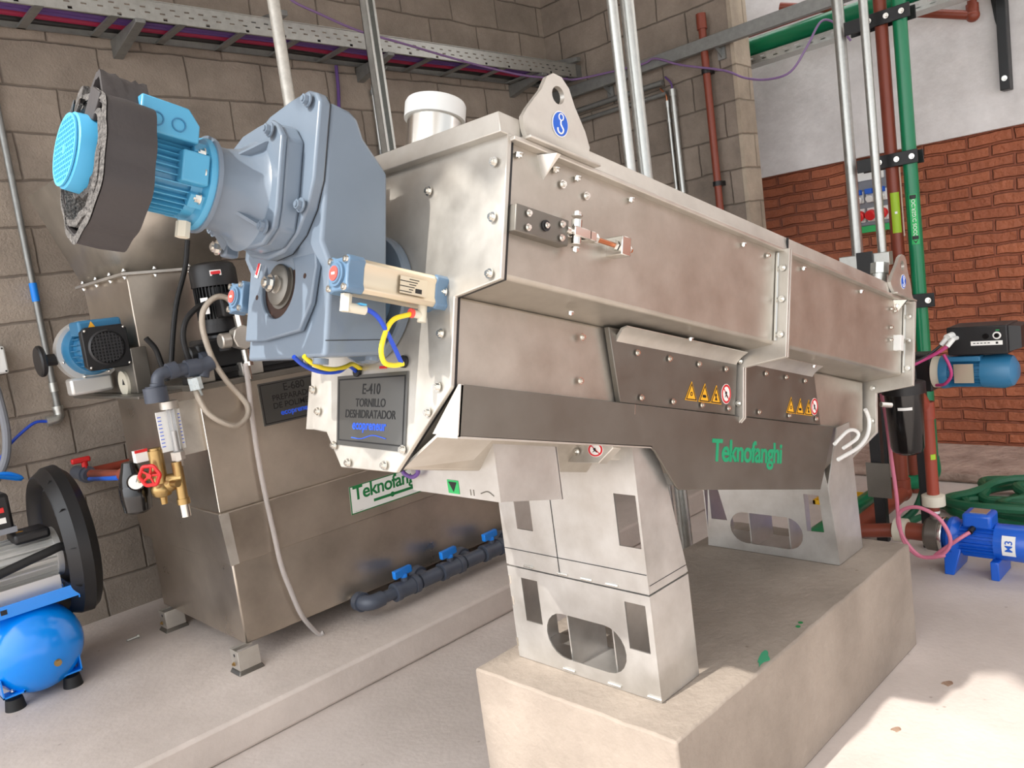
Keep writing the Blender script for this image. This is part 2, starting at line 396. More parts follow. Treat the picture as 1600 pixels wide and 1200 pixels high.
# added slab, out of view, that keeps direct sun off the left floor
structure(MB().box(-5.7, -3.4, 2.35, 6.5, 6.0, 6.1), 'shade_slab', ROOFM)

# concrete plinth under the press
p_ = MB().prism([(1.30, 1.0), (2.67, 1.0), (2.67, 1.655), (1.30, 1.655)], 'xy', 0, .355)
bm_ = p_.bm; bmesh.ops.subdivide_edges(bm_, edges=bm_.edges[:], cuts=18, use_grid_fill=True)
for v in bm_.verts:
    if v.co.z > .34:
        e = min(v.co.x-1.30, 2.67-v.co.x, v.co.y-1.0, 1.655-v.co.y)
        if e < .002: v.co += Vector((random.uniform(-.002, .002), random.uniform(-.002, .002), -.001+random.uniform(-.002, .0005)))
PLINTH = thing(p_, 'concrete_plinth', PLINTHM, 'rough cast concrete block that carries the stainless screw press', 'plinth', bev=.006, weld=False)
s_ = MB().plate([[(0.02*math.cos(a)*(1+.5*math.sin(3*a+1)), .03*math.sin(a)*(1+.4*math.cos(2*a))) for a in [2*PI*k/20 for k in range(20)]]], .0015, lambda a, b, t: (1.72+b*1.3+a, 1.02+a*.7, .3555+t))
s_.build('paint_splash', GREENOX, PLINTH, label='pale green paint splash on the top edge')
for x_, y_ in ((1.955, 1.035), (1.93, 1.03)): MB().plate([circ(0, 0, .0065, 12)], .0015, lambda a, b, t: (x_+b, y_+a, .3555+t)).build('paint_drip', GLOGO, PLINTH, label='small green paint drip')

# ================================================================ screw press
PR = empty('screw_press', (1.85, 1.352, .355), 'inclined stainless steel screw press with grey-blue gear motor, standing on the concrete plinth', 'machine')
def M(): return MB(MFR)
EP = [(-.36, .262), (-.362, .007), (-.242, -.014), (-.247, -.177), (-.099, -.34), (.092, -.342), (.158, -.272), (.215, -.268), (.238, -.16), (.242, -.014), (.362, .007), (.36, .262)]
LOW = [(-.235, -.01), (-.24, -.175), (-.094, -.335), (.094, -.335), (.24, -.175), (.235, -.01)]
UPP = [(-.352, .255), (-.352, .012), (-.23, -.010), (.23, -.010), (.352, .012), (.352, .255)]
M().prism(EP, 'yz', -.050, -.040).build('end_plate', STEEL, PR, bev=.002)
M().prism(UPP, 'yz', -.040, 1.776).build('upper_housing', STEELM, PR, bev=.008, seg=3)
M().prism(LOW, 'yz', -.039, 1.752).build('lower_housing', STEELM, PR, bev=.006)
# seal strip behind the end plate
M().prism([(a*.994, b*.994) for a, b in EP], 'yz', -.040, -.034).build('gasket', BLACK, PR)
def flange_outline(d):
    return [(-.352-d, .255), (-.352-d, .012-d), (-.235-d, -.012-d), (-.24-d, -.178), (-.10, -.335-d), (.10, -.335-d), (.24+d, -.178), (.235+d, -.012-d), (.352+d, .012-d), (.352+d, .255)]
for i, u in enumerate((.915, 1.774)):
    f = M().prism(flange_outline(.034), 'yz', u, u+.007).prism(flange_outline(.034), 'yz', u+.010, u+.017).build('housing_flange', STEEL, PR, bev=.0015)
    for w in (.205, .125, .035):
        bolt(MFR((u, -.371, w)), -MU, PR, .8)
    bolt(MFR((u, -.26, -.03)), -MU, PR, .8); bolt(MFR((u, -.26, -.14)), -MU, PR, .8)
    M().tube([(u-.004, -.356, .245), (u-.004, -.357, .02)], .004, n=6, smooth=0).build('weld_bead', BRIGHT, PR)
# lid and rim
M().prism([(-.36, .258), (.36, .258), (.352, .296), (-.352, .296)], 'yz', -.068, 1.80).build('lid', STEEL, PR, bev=.0015)
M().box(-.045, 1.79, -.372, -.345, .248, .257).build('rim_strip', STEEL, PR, bev=.002)
M().box(-.045, 1.79, .345, .372, .248, .257).build('rim_strip', STEEL, PR, bev=.002)
M().box(.955, .958, -.361, -.355, .26, .294).build('lid_joint', BLACKM, PR)
for u in (-.02, .075, .135, .30, .74, 1.05, 1.42, 1.70):
    bolt(MFR((u, -.358, .238)), -MW, PR, .85); 
for u, w in ((.098, .21), (.165, .205), (.86, .228), (1.66, .215), (1.69, .212), (1.66, .155), (1.66, .115)):
    bolt(MFR((u, -.352, w)), -MV, PR, .75)
for p_ in [(0.3, -0.242, -0.043), (0.301, -0.242, -0.135)]: bolt(MFR(p_), -MV, PR, .75)
bolt(MFR((.20, -.30, -.004)), -MW, PR, .75)
bolt(MFR((.62, -.30, -.003)), -MW, PR, .75); bolt(MFR((1.25, -.30, -.003)), -MW, PR, .75)
# bolts round the end plate
for p_ in [(-0.05, -0.333, 0.214), (-0.05, -0.337, 0.116), (-0.05, -0.338, 0.017), (-0.05, -0.218, -0.004), (-0.05, -0.216, -0.08), (-0.05, -0.216, -0.177), (-0.05, -0.191, -0.224), (-0.05, -0.123, -0.295), (-0.05, -0.067, -0.328), (-0.05, 0.059, -0.331), (-0.05, 0.116, -0.298), (-0.05, 0.19, -0.228), (-0.05, 0.218, -0.181), (-0.05, -0.153, 0.195)]:
    bolt(MFR((-.050, p_[1], p_[2])), -MU, PR, .85)
# lifting lugs
def lug(du, dv, sc=1.0, mirror=False):
    o = [(-.018, .262), (.150, .262), (.160, .296), (.145, .322), (.112, .36), (.094, .388), (.072, .402), (.050, .402), (.034, .390), (.022, .362), (.004, .338), (-.010, .318), (-.020, .300)]
    if mirror: o = [(.135-a, b) for a, b in o]
    hx = .066 if not mirror else .135-.066
    def f(a, b, t):
        k = max(0, (.30-b)/.04); return (du+a, dv-.012*k*k+t, b)
    def dens(pts):
        r = []
        for i in range(len(pts)):
            p, q = pts[i], pts[(i+1) % len(pts)]
            for k in range(4): r.append((p[0]+(q[0]-p[0])*k/4, p[1]+(q[1]-p[1])*k/4))
        return r
    L = M().plate([dens(o), circ(hx, .366, .0165, 20)], .010, f).build('lifting_lug', STEEL, PR, bev=.0015)
    M().plate([circ(hx+.008, .314, .0215, 28, .024)], .001, lambda a, b, t: (du+a, dv-.0062+t, b)).build('lug_sign', PAPER, L, label='white rim of the lifting sign')
    M().plate([circ(hx+.008, .314, .0195, 28, .022)], .001, lambda a, b, t: (du+a, dv-.0070+t, b)).build('lug_sign', SIGNB, L, label='blue round lifting point sign')
    h = [(hx+.008+.0075*math.cos(a), .304+.0075*math.sin(a)) for a in [PI*.95+k*.36 for k in range(11)]]
    g = MB(MFR); g.tube([(du+a, dv-.0078, b) for a, b in h]+[(du+hx+.008, dv-.0078, .3135), (du+hx+.008, dv-.0078, .321)], .0017, n=6, smooth=2)
    g.tube([(du+hx+.008+.006*math.cos(a), dv-.0078, .327+.006*math.sin(a)) for a in [2*PI*k/10 for k in range(10)]], .0012, n=6, smooth=2, closed=True)
    g.build('hook_symbol', PAPER, L, label='white hook symbol')
    M().hexa([(du+.03, dv+.006, .247), (du+.07, dv+.006, .247), (du+.05, dv+.006, .205)], [(du+.045, dv-.030, .247), (du+.055, dv-.030, .247), (du+.05, dv+.002, .21)]).build('lug_gusset', BRIGHT, L)
    return L
lug(0, -.358); lug(1.655, -.358, mirror=True)
lug(0, .358); lug(1.655, .358, mirror=True)
# rim angle under the lug
M().box(-.02, .17, -.385, -.352, .257, .263).build('lug_foot', STEEL, PR, bev=.002)
M().box(1.63, 1.80, -.385, -.352, .257, .263).build('lug_foot', STEEL, PR, bev=.002)
# inlet spout on the lid
sp_ = M().cyl((.085, .025, .29), (.085, .025, .452), .060, n=40).build('inlet_spout', BRIGHT, PR)
M().lathe([(0, .067), (.034, .067), (.040, .064), (.040, .0)], (.085, .025, .420), (0, 0, 1), n=40).build('spout_cap', WHITE, sp_, label='white plastic cap')
# adjusting block, clevis and threaded rod
ab = M().box(-.036, .099, -.376, -.350, .091, .139).build('adjuster_block', STEELD, PR, bev=.002)
for u, w in ((-.008, .127), (.078, .127), (-.008, .102), (.078, .102)): bolt(MFR((u, -.376, w)), -MV, ab, .6)
M().cyl((.036, -.376, .115), (.036, -.380, .115), .010, n=20).build('pivot_cap', BLACKM, ab); bolt(MFR((.036, -.379, .115)), -MV, ab, .5)
cl = M().box(.104, .150, -.388, -.382, .112, .130).box(.104, .150, -.370, -.364, .112, .130).box(.145, .165, -.388, -.364, .112, .130).cyl((.12, -.376, .098), (.12, -.376, .146), .010).build('clevis', BRIGHT, PR, bev=.0015)
bolt(MFR((.12, -.376, .146)), MW, cl, 1.0); bolt(MFR((.12, -.376, .098)), -MW, cl, .9)
M().cyl((.090, -.376, .121), (.105, -.376, .121), .007).build('clevis_pin', BRIGHT, cl)
M().cyl((.165, -.376, .121), (.285, -.376, .121), .0048).build('threaded_rod', COPPER, PR, label='bronze coloured threaded rod')
rb = M().box(.236, .264, -.392, -.350, .102, .140).build('rod_bracket', BRIGHT, PR, bev=.002)
for u in (.225, .266, .166): M().cyl((u, -.376, .121), (u+.009, -.376, .121), .0105, n=6).build('rod_nut', BRIGHT, rb)
# small bracket near the far flange
sb = M().box(1.695, 1.72, -.375, -.350, .085, .135).build('sensor_bracket', WHITE, PR, bev=.001)
for w in (.09, .11, .13): bolt(MFR((1.735, -.352, w)), -MV, sb, .55)
# screened inspection panels with folded top lip
def panel(u0, u1, ub0, ub1, w0, w1):
    p = M().prism([(u0, w1), (u1, w1), (ub1, w0), (ub0, w0)], 'xz', -.256, -.242).build('inspection_panel', STEELD, PR, bev=.0015, label='darker sheet steel inspection panel')
    n = 12
    prof = [(-.256, w1-.028), (-.262, w1-.018), (-.275, w1-.006), (-.288, w1+.002), (-.288, w1+.004), (-.272, w1+.000), (-.256, w1-.014)]
    M().hexa([(u0+.028+(0 if b < w1-.01 else -.006), a, b) for a, b in prof], [(u1-.004, a, b) for a, b in prof]).build('folded_lip', STEEL, p)
    k = 5 if u1-u0 > .4 else 4
    for i in range(k-1):
        bolt(MFR((u0+.10+(u1-u0-.16)*i/(k-2), -.256, w1-.045)), -MV, p, .7, name='panel_bolt')
    for i in range(k-1):
        bolt(MFR((ub0+.07+(ub1-ub0-.11)*i/(k-2), -.256, w0+.016)), -MV, p, .7, name='panel_bolt')
    return p
PA = panel(.373, .905, .425, .905, -.172, -.012); PB = panel(.95, 1.34, .95, 1.40, -.172, -.004)
def warn_tri(par, u, w, s, mark):
    t = [(-.5*s, -.43*s), (.5*s, -.43*s), (0, .47*s)]
    M().plate([t], .0008, lambda a, b, q: (u+a, -.2572+q, w+b)).build('warning_sign', YEL, par, label='yellow triangular warning sign')
    inn = [(a*.88, b*.88-.001) for a, b in t]; inn2 = [(a*.72, b*.72-.002) for a, b in t]
    g = M().plate([inn, inn2], .0006, lambda a, b, q: (u+a, -.2580+q, w+b))
    if mark == 0: g.plate([circ(0, -.006, .0052, 16), circ(0, -.006, .003, 16)], .0006, lambda a, b, q: (u+a, -.2580+q, w+b))
    elif mark == 1: g.plate([slot(-.009, .007, -.011, -.004)], .0006, lambda a, b, q: (u+a, -.2580+q, w+b))
    else: g.plate([circ(-.002, -.001, .004, 14)], .0006, lambda a, b, q: (u+a, -.2580+q, w+b)).plate([[(-.006, -.014), (-.001, -.003), (.006, -.014)]], .0006, lambda a, b, q: (u+a, -.2580+q, w+b))
    g.build('warning_symbol', INK, par)
def ban_sign(par, u, w, r, f=None):
    f = f or (lambda k: (lambda a, b, q: (u+a, -.2572-k*.0008+q, w+b)))
    M().plate([circ(0, 0, r, 30, r*1.12)], .0008, f(0)).build('ban_sign', PAPER, par, label='round white prohibition sign')
    g = M().plate([circ(0, 0, r*.94, 30, r*1.05), circ(0, 0, r*.72, 30, r*.82)], .0006, f(1))
    g.plate([[(-r*.58, r*.50), (-r*.50, r*.60), (r*.58, -r*.50), (r*.50, -r*.60)]], .0006, f(1)); g.build('ban_ring', SIGNR, par, label='red ring and bar')
    M().plate([circ(-r*.1, r*.1, r*.18, 12)], .0005, f(2)).plate([[(-r*.35, -r*.45), (-r*.05, r*.0), (r*.3, -r*.35), (r*.2, -r*.45), (-.0, -r*.2)]], .0005, f(2)).build('ban_symbol', INK, par)
for i, u in enumerate((.697, .755, .808)): warn_tri(PA, u, -.126, .052, i)
ban_sign(PA, .855, -.120, .023)
for i, u in enumerate((1.205, 1.262, 1.315)): warn_tri(PB, u, -.126, .052, i)
ban_sign(PB, 1.352, -.120, .023)
# side rails with the maker's lettering
RAILO = [(-.039, -.171), (1.478, -.176), (1.40, -.366), (.655, -.363), (.643, -.356), (.552, -.274), (.535, -.266), (-.038, -.265)]
for sgn in (-1, 1):
    y0, y1 = sorted((sgn*.262, sgn*.256))
    R_ = M().prism(RAILO, 'xz', y0, y1).build('side_rail', STEELD, PR, bev=.0012)
    i0, i1 = sorted((sgn*.262, sgn*.20))
    M().hexa([(-.039, sgn*.262, -.171), (-.039, sgn*.255, -.171), (-.039, sgn*.19, -.262), (-.039, sgn*.262, -.265)], [(-.033, sgn*.262, -.171), (-.033, sgn*.255, -.171), (-.033, sgn*.19, -.262), (-.033, sgn*.262, -.265)]).build('rail_end', STEEL, R_)
    M().box(-.039, .54, i0, i1, -.268, -.263).build('rail_foot', STEEL, R_)
    if sgn < 0:
        M().text('Teknofanghi', .078, lambda a, b, t: (.972+a*1.0, -.2626+t, -.291+b), depth=.0012, bold=.0017, space=.94).build('lettering', GLET, R_, label='green printed maker name')
        M().box(.470, .4715, -.2624, -.262, -.195, -.172).build('seam', BRIGHT, R_)
# crossing bottom plate between the rails at the drive end
M().hexa([(-.033, -.20, -.266), (-.033, -.10, -.332), (.115, -.135, -.310), (.105, -.20, -.266)], [(-.033, -.196, -.262), (-.033, -.096, -.328), (.115, -.131, -.306), (.105, -.196, -.262)]).build('drip_plate', STEEL, PR)
M().prism([(-.20, -.27), (.20, -.27), (.20, -.30), (-.20, -.30)], 'yz', .47, .70).build('bottom_cover', STEEL, PR, bev=.003)
# small signs on the slanted bottom cover
q_ = [(0.42, -0.087, -0.268), (0.42, -0.24, -0.261), (0.42, -0.246, -0.272), (0.42, -0.207, -0.308), (0.42, -0.09, -0.312)]
SU = .42
bc = M().hexa([(SU, p[1], p[2]) for p in q_], [(SU+.03, p[1], p[2]) for p in q_]).build('sump_front', STEEL, PR, bev=.002)
s1, s2, s3 = [(0.42, -0.119, -0.279), (0.42, -0.197, -0.278), (0.42, -0.145, -0.285)]
M().plate([rect(-.026, .026, -.009, .009)], .0008, lambda a, b, t: (SU-.0006+t, s1[1]+a, s1[2]+b)).build('warning_sign', YEL, bc, label='orange warning sign under the rail')
M().plate([rect(-.018, .010, -.005, .005)], .0008, lambda a, b, t: (SU-.0014+t, s1[1]+a, s1[2]+b)).build('warning_symbol', INK, bc)
ban_sign(bc, 0, 0, .022, lambda k: (lambda a, b, q: (SU-.0006-k*.0008+q, s2[1]-a, s2[2]+b*.65)))
bolt(MFR((SU, s3[1], s3[2])), -MU, bc, .8)
# ---- stands (upright, world axes)
def xr(x0, th, outline): return lambda a, b, t: (x0+t, a, b)
rl = MB().plate([rect(1.113, 1.588, .357, .618), rect(1.129, 1.190, .474, .593), rect(1.479, 1.539, .470, .592), slot(1.203, 1.466, .393, .517)], .004, lambda a, b, t: (1.412+t, a, b))
rl.box(1.4142, 1.57, 1.113, 1.117, .357, .618).box(1.4142, 1.57, 1.584, 1.588, .357, .618).box(1.4142, 1.57, 1.1172, 1.5838, .614, .618).box(1.4142, 1.57, 1.1172, 1.5838, .357, .360)
RL = rl.build('riser_box', STANDS, PR)
for y in (1.255, 1.405): MB().box(1.43, 1.57, y-.002, y+.002, .36, .612).build('inner_rib', STANDS, RL)
for y, z in ((1.57, .58), (1.57, .52), (1.575, .40)): MB().tube([(1.409, y+.012, z-.012), (1.409, y+.012, z+.012)], .003, n=6, smooth=0).build('weld_bead', BRIGHT, RL)
for y in (1.25, 1.40, 1.13): MB().tube([(1.408, y-.02, .366), (1.408, y+.02, .366)], .003, n=6, smooth=0).build('weld_bead', BRIGHT, RL)
st = MB().plate([[(1.113, .624), (1.588, .624), (1.585, 1.02), (1.113, 1.02)], rect(1.120, 1.184, .732, .859), rect(1.468, 1.528, .730, .858)], .004, lambda a, b, t: (1.412+t, a, b))
for y in (1.113, 1.584): st.hexa([(1.4142, y, .624), (1.57, y, .624), (1.525, y, .86), (1.492, y, .955), (1.47, y, 1.0), (1.4142, y, 1.02)], [(1.4142, y+.004, .624), (1.57, y+.004, .624), (1.525, y+.004, .86), (1.492, y+.004, .955), (1.47, y+.004, 1.0), (1.4142, y+.004, 1.02)])
st.box(1.4142, 1.57, 1.1172, 1.5838, .620, .626)
ST = st.build('front_stand', STANDS, PR)
MB().box(1.4085, 1.4095, 1.114, 1.586, .6695, .6710).box(1.4085, 1.4095, 1.391, 1.3925, .63, .90).build('sheet_joint', BLACKM, ST)
for y in (1.50, 1.38, 1.30, 1.22): MB().tube([(1.408, y-.018, .629), (1.408, y+.018, .629)], .0035, n=6, smooth=0).build('weld_bead', BRIGHT, ST)
for y0 in (1.14, 1.15): pass
MB().box(1.415, 1.565, 1.1122, 1.1128, .642, .6435).build('sheet_joint', BLACKM, ST)
ra = MB().plate([[(1.113, .357), (1.592, .357), (1.545, .80), (1.16, .80), (1.128, .62)], [(1.154, .460), (1.211, .458), (1.213, .582), (1.162, .582)], [(1.503, .459), (1.566, .459), (1.566, .575), (1.53, .575)], slot(1.227, 1.493, .386, .496)], .004, lambda a, b, t: (2.390+t, a, b))
ra.hexa([(2.3925, 1.113, .357), (2.57, 1.113, .357), (2.50, 1.093, .80), (2.41, 1.093, .80), (2.36, 1.113, .62)], [(2.3925, 1.117, .357), (2.57, 1.117, .357), (2.50, 1.097, .80), (2.41, 1.097, .80), (2.36, 1.117, .62)])
ra.hexa([(2.3925, 1.588, .357), (2.57, 1.588, .357), (2.50, 1.60, .80), (2.41, 1.60, .80)], [(2.3925, 1.592, .357), (2.57, 1.592, .357), (2.50, 1.604, .80), (2.41, 1.604, .80)])
ra.box(2.3925, 2.57, 1.1175, 1.5875, .357, .360)
RA = ra.build('rear_stand', STANDS, PR)
for y in (1.285, 1.43): MB().box(2.41, 2.56, y-.002, y+.002, .36, .55).build('inner_rib', STANDS, RA)
# discharge chute
c0 = [(1.08, .930), (1.26, .885), (1.26, 1.12), (1.08, 1.12)]
ch = MB()
for y in (1.204, 1.496): ch.hexa([(a, y, b) for a, b in c0], [(a, y+.004, b) for a, b in c0])
ch.box(1.076, 1.0798, 1.204, 1.50, .930, 1.12).hexa([(1.258, 1.204, .885), (1.258, 1.50, .885), (1.258, 1.50, 1.12), (1.258, 1.204, 1.12)], [(1.262, 1.204, .885), (1.262, 1.50, .885), (1.262, 1.50, 1.12), (1.262, 1.204, 1.12)])
CH = ch.build('discharge_chute', STANDS, PR)
MB().plate([rect(1.332, 1.369, .936, .966)], .001, lambda a, b, t: (1.0752+t, a, b)).build('flow_sticker', GREENS, CH, label='green sticker with black arrow')
MB().plate([[(1.337, .962), (1.364, .962), (1.3505, .940)]], .001, lambda a, b, t: (1.0742+t, a, b)).build('flow_arrow', INK, CH)
MB().tube([(1.0755, 1.222, .942), (1.0755, 1.24, .950), (1.0755, 1.262, .944)], .0012, n=5).tube([(1.0755, 1.285, .95), (1.0755, 1.285, .937)], .0012, n=5, smooth=0).tube([(1.0755, 1.295, .95), (1.0755, 1.295, .937)], .0012, n=5, smooth=0).build('pen_mark', STEELD, CH)
# name plate on the end plate
np_ = M().prism([(.205, -.146), (-.116, -.142), (-.120, -.296), (.098, -.293)] if 0 else [(.124, -.153), (-.122, -.146), (-.128, -.300), (.110, -.296)], 'yz', -.053, -.0505).build('name_plate', PLATE, PR, label='dark etched name plate')
def npf(s): return lambda a, b, t: (-.0532+t-.0003, -.002-a*1.0, b)
M().plate([[(.118, -.159), (-.116, -.153), (-.121, -.290), (.105, -.287)][::-1], [(.115, -.162), (-.113, -.156), (-.118, -.287), (.102, -.284)]], .0006, lambda a, b, t: (-.0533+t, a, b)).build('plate_border', INK, np_)
for s, sz, w, cv in (('E-410', .030, -.190, 0), ('TORNILLO', .0235, -.2155, 0), ('DESHIDRATADOR', .0235, -.2385, 0)):
    M().text(s, sz, lambda a, b, t, w=w: (-.0533+t, -.004-a*.92, w+b), depth=.0006, bold=.0003).build('lettering', INK, np_)
M().text('ecopreneur', .027, lambda a, b, t: (-.0533+t, -.004-a*.92, -.2615+b), depth=.0006, bold=.0006).build('lettering', BLUEINK, np_, label='blue printed word')
M().tube([(-.0533, .055, -.279), (-.0533, .02, -.280), (-.0533, -.02, -.272), (-.0533, -.065, -.277)], .0011, n=5).build('wave_mark', BLUEINK, np_)
M().plate([rect(-.05, -.025, -.1395, -.1345)], .0006, lambda a, b, t: (-.0512+t, a, b)).build('red_stamp', SIGNR, PR)
# ---- gearbox
GY, GW = .015, .148
gb = M()
SIDE = [(-.238, -.140), (-.108, -.122), (-.118, .0), (-.134, .212), (-.190, .262), (-.205, .292), (-.222, .302), (-.262, .306), (-.262, .06), (-.240, .02)]
gb.prism(SIDE, 'xz', GY-.145, GY+.145)
GB = gb.build('gear_case', GEARP, PR, bev=.007, seg=3, label='grey-blue painted gearbox casing')
M().prism([(-.246, -.095), (-.236, -.095), (-.236, .07), (-.246, .07)], 'xz', GY-.118, GY+.118).build('case_boss', GEARP, GB, bev=.012, seg=3) if 0 else None
bo = [(GY-.085, -.092), (GY+.128, -.118)] 
M().plate([[(GY+.132, -.102), (GY+.132, .09), (GY-.10, .09), (GY-.118, .02), (GY-.108, -.045), (GY-.075, -.092), (GY+.06, -.104)], circ(.032, 0, .064, 36)], .012, lambda a, b, t: (-.247+t, a, b)).build('case_boss', GEARP, GB, bev=.003)
M().lathe([(0, .0), (0, .058), (.002, .064)], (-.241, .032, 0), (-1, 0, 0), n=36).build('bore', RUST, GB, label='dark oily bore')
SH = M().lathe([(0, .045), (.004, .045), (.004, .039), (.011, .039), (.013, .036), (.013, 0)], (-.242, .032, 0), (-1, 0, 0), n=36).build('output_shaft', STEELD, GB, label='worn steel shaft end')
M().cyl((-.254, .032, 0), (-.258, .032, 0), .017, n=24).build('shaft_washer', STEEL, SH); bolt(MFR((-.258, .032, 0)), -MU, SH, 1.6, name='shaft_bolt')
for v, w in ((.110, -.018), (-.068, .006)): M().cyl((-.2535, v, w), (-.250, v, w), .005, n=12).build('bolt_hole', RUST, GB)
M().box(-.2535, -.253, GY-.085, GY+.03, -.104, -.100).build('case_joint', BLACKM, GB) if 0 else None
M().hexa([(-.2395, GY-.1455, -.112), (-.107, GY-.1455, -.094), (-.107, GY-.1455, -.0925), (-.2395, GY-.1455, -.1105)], [(-.2395, GY-.1448, -.112), (-.107, GY-.1448, -.094), (-.107, GY-.1448, -.0925), (-.2395, GY-.1448, -.1105)]).build('case_joint', BLACKM, GB)
# gear cover: rounded plate, raised housing, adapter cone
def dshape(cv, cw, r, flat, n=40, top=None):
    o = []
    for k in range(n):
        a = 2*PI*k/n; v = cv+r*math.cos(a); w = cw+r*math.sin(a)
        o.append((max(v, flat), w))
    return o
CO = [(-.118, .318), (-.090, .330), (-.03, .328), (.05, .318), (.115, .290), (.160, .245), (.178, .190), (.172, .13), (.140, .082), (.085, .052), (.02, .040), (-.04, .046), (-.085, .074), (-.115, .115), (-.130, .165), (-.133, .30)]
cvr = M().prism([(a, b) for a, b in CO], 'yz', -.285, -.262).build('gear_cover', GEARP, GB, bev=.005, seg=3)
M().prism([(.03+(a-.03)*.995, .17+(b-.17)*.995) for a, b in CO], 'yz', -.2645, -.2625).build('cover_joint', BLACKM, GB)
HB = [(-.068, .262), (-.050, .272), (.0, .272), (.06, .268), (.115, .245), (.150, .205), (.158, .155), (.147, .110), (.118, .080), (.03, .050), (-.05, .050), (-.085, .074), (-.092, .11), (-.092, .235)]
hub = M().hexa([(-.285, a*1.0, b) for a, b in HB], [(-.318, .03+(a-.03)*.97, .15+(b-.15)*.97) for a, b in HB]).build('adapter_housing', GEARP, GB, bev=.006, seg=3)
M().prism(HB, 'yz', -.330, -.318).build('adapter_flange', GEARP, GB, bev=.004, seg=3)
M().lathe([(0, .10), (.004, .094), (.022, .080), (.050, .073), (.075, .073), (.078, .084), (.084, .085), (.086, .085)], (-.330, .03, GW), (-1, 0, 0), n=40).build('adapter_neck', GEARP, GB)
for ang in (40, 130, 220, 310):
    a = math.radians(ang); c, s = math.cos(a), math.sin(a)
    M().hexa([(-.330, .03+.07*c-.004*s, GW+.07*s+.004*c), (-.330, .03+.07*c+.004*s, GW+.07*s-.004*c), (-.330, .03+.115*c+.004*s, GW+.115*s-.004*c), (-.330, .03+.115*c-.004*s, GW+.115*s+.004*c)],
             [(-.375, .03+.07*c-.003*s, GW+.07*s+.003*c), (-.375, .03+.07*c+.003*s, GW+.07*s-.003*c), (-.335, .03+.112*c+.003*s, GW+.112*s-.003*c), (-.335, .03+.112*c-.003*s, GW+.112*s+.003*c)]).build('neck_rib', GEARP, GB)
for v, w in ((-.062, .248), (.12, .225), (-.07, .076), (.135, .100)): bolt(MFR((-.330, v, w)), -MU, GB, 1.25, 'paint', 'cover_bolt')
for v, w in ((-.104, .305), (.14, .235), (-.108, .118)): bolt(MFR((-.285, v, w)), -MU, GB, 1.25, 'paint', 'cover_bolt')
M().box(-.300, -.270, .165, .190, .062, .118).build('cover_ear', GEARP, GB, bev=.005); bolt(MFR((-.300, .178, .078)), -MU, GB, 1.5, 'steel', 'cover_bolt')
M().hexa([(-.215, GY-.02, .29), (-.150, GY-.02, .235), (-.150, GY-.02, .275), (-.185, GY-.02, .305)], [(-.215, GY+.02, .29), (-.150, GY+.02, .235), (-.150, GY+.02, .275), (-.185, GY+.02, .305)]).build('lifting_eye', GEARP, GB, bev=.004)
M().cyl((-.222, GY-.105, -.140), (-.222, GY-.105, -.150), .014, n=20).build('drain_plug', GEARP, GB); M().cyl((-.125, GY-.12, -.124), (-.125, GY-.12, -.134), .012, n=20).build('drain_plug', GEARP, GB)
M().lathe([(0, .130), (.016, .130), (.020, .126), (.020, .0)], (-.052, .01, 0), (-1, 0, 0), n=48).build('output_flange', GEARP, GB)
M().cyl((-.115, .01, 0), (-.07, .01, 0), .09, n=36).build('output_neck', CYLP, GB)
for a in (20, -35, -75, 90, 150, 210): bolt(MFR((-.072, .01-.108*math.cos(math.radians(a)), .108*math.sin(math.radians(a)))), -MU, GB, 1.2, 'steel', 'flange_bolt')
# rotation arrow sticker on the case
M().plate([[(.112, .020), (.124, .024), (.094, .094), (.082, .090)]], .0008, lambda a, b, t: (-.2545+t, a, b)).build('arrow_sticker', PAPER, GB, label='white sticker with red arrow')
M().plate([[(.113, .025), (.120, .028), (.099, .078), (.102, .080), (.091, .089), (.088, .076), (.092, .077)]], .0008, lambda a, b, t: (-.2553+t, a, b)).build('arrow_mark', SIGNR, GB)
MB().tube([(1.06, 1.514, 0.986), (1.06, 1.5, 0.972), (1.06, 1.472, 0.968), (1.06, 1.45, 0.98), (1.06, 1.454, 0.996)], .005).build('sensor_cable', PURP, PR, label='purple cable loop beside the chute')
# ---- electric motor
MX, MZ = .03, GW
mo = M().cyl((-.585, MX, MZ), (-.43, MX, MZ), .054, n=32)
for k in range(34):
    a = 2*PI*k/34
    if math.radians(20) < a < math.radians(75) or math.radians(105) < a < math.radians(160): pass
    c, s = math.cos(a), math.sin(a)
    # vertical-fin style ribs along the frame
    mo.hexa([(-.575, MX+.05*c-.0012*s, MZ+.05*s+.0012*c), (-.575, MX+.05*c+.0012*s, MZ+.05*s-.0012*c), (-.575, MX+.0645*c+.0009*s, MZ+.0645*s-.0009*c), (-.575, MX+.0645*c-.0009*s, MZ+.0645*s+.0009*c)],
            [(-.450, MX+.05*c-.0012*s, MZ+.05*s+.0012*c), (-.450, MX+.05*c+.0012*s, MZ+.05*s-.0012*c), (-.450, MX+.0645*c+.0009*s, MZ+.0645*s-.0009*c), (-.450, MX+.0645*c-.0009*s, MZ+.0645*s+.0009*c)])
MT = mo.build('drive_motor', MOTP, PR, label='sky-blue electric motor with cooling fins')
M().lathe([(0, .062), (.018, .064), (.024, .078), (.030, .080), (.036, .080), (.036, .0)], (-.450, MX, MZ), (1, 0, 0), n=40).build('motor_flange', MOTP, MT)
M().box(-.475, -.430, MX-.079, MX-.05, MZ-.022, MZ+.03).build('flange_web', MOTP, MT, bev=.003)
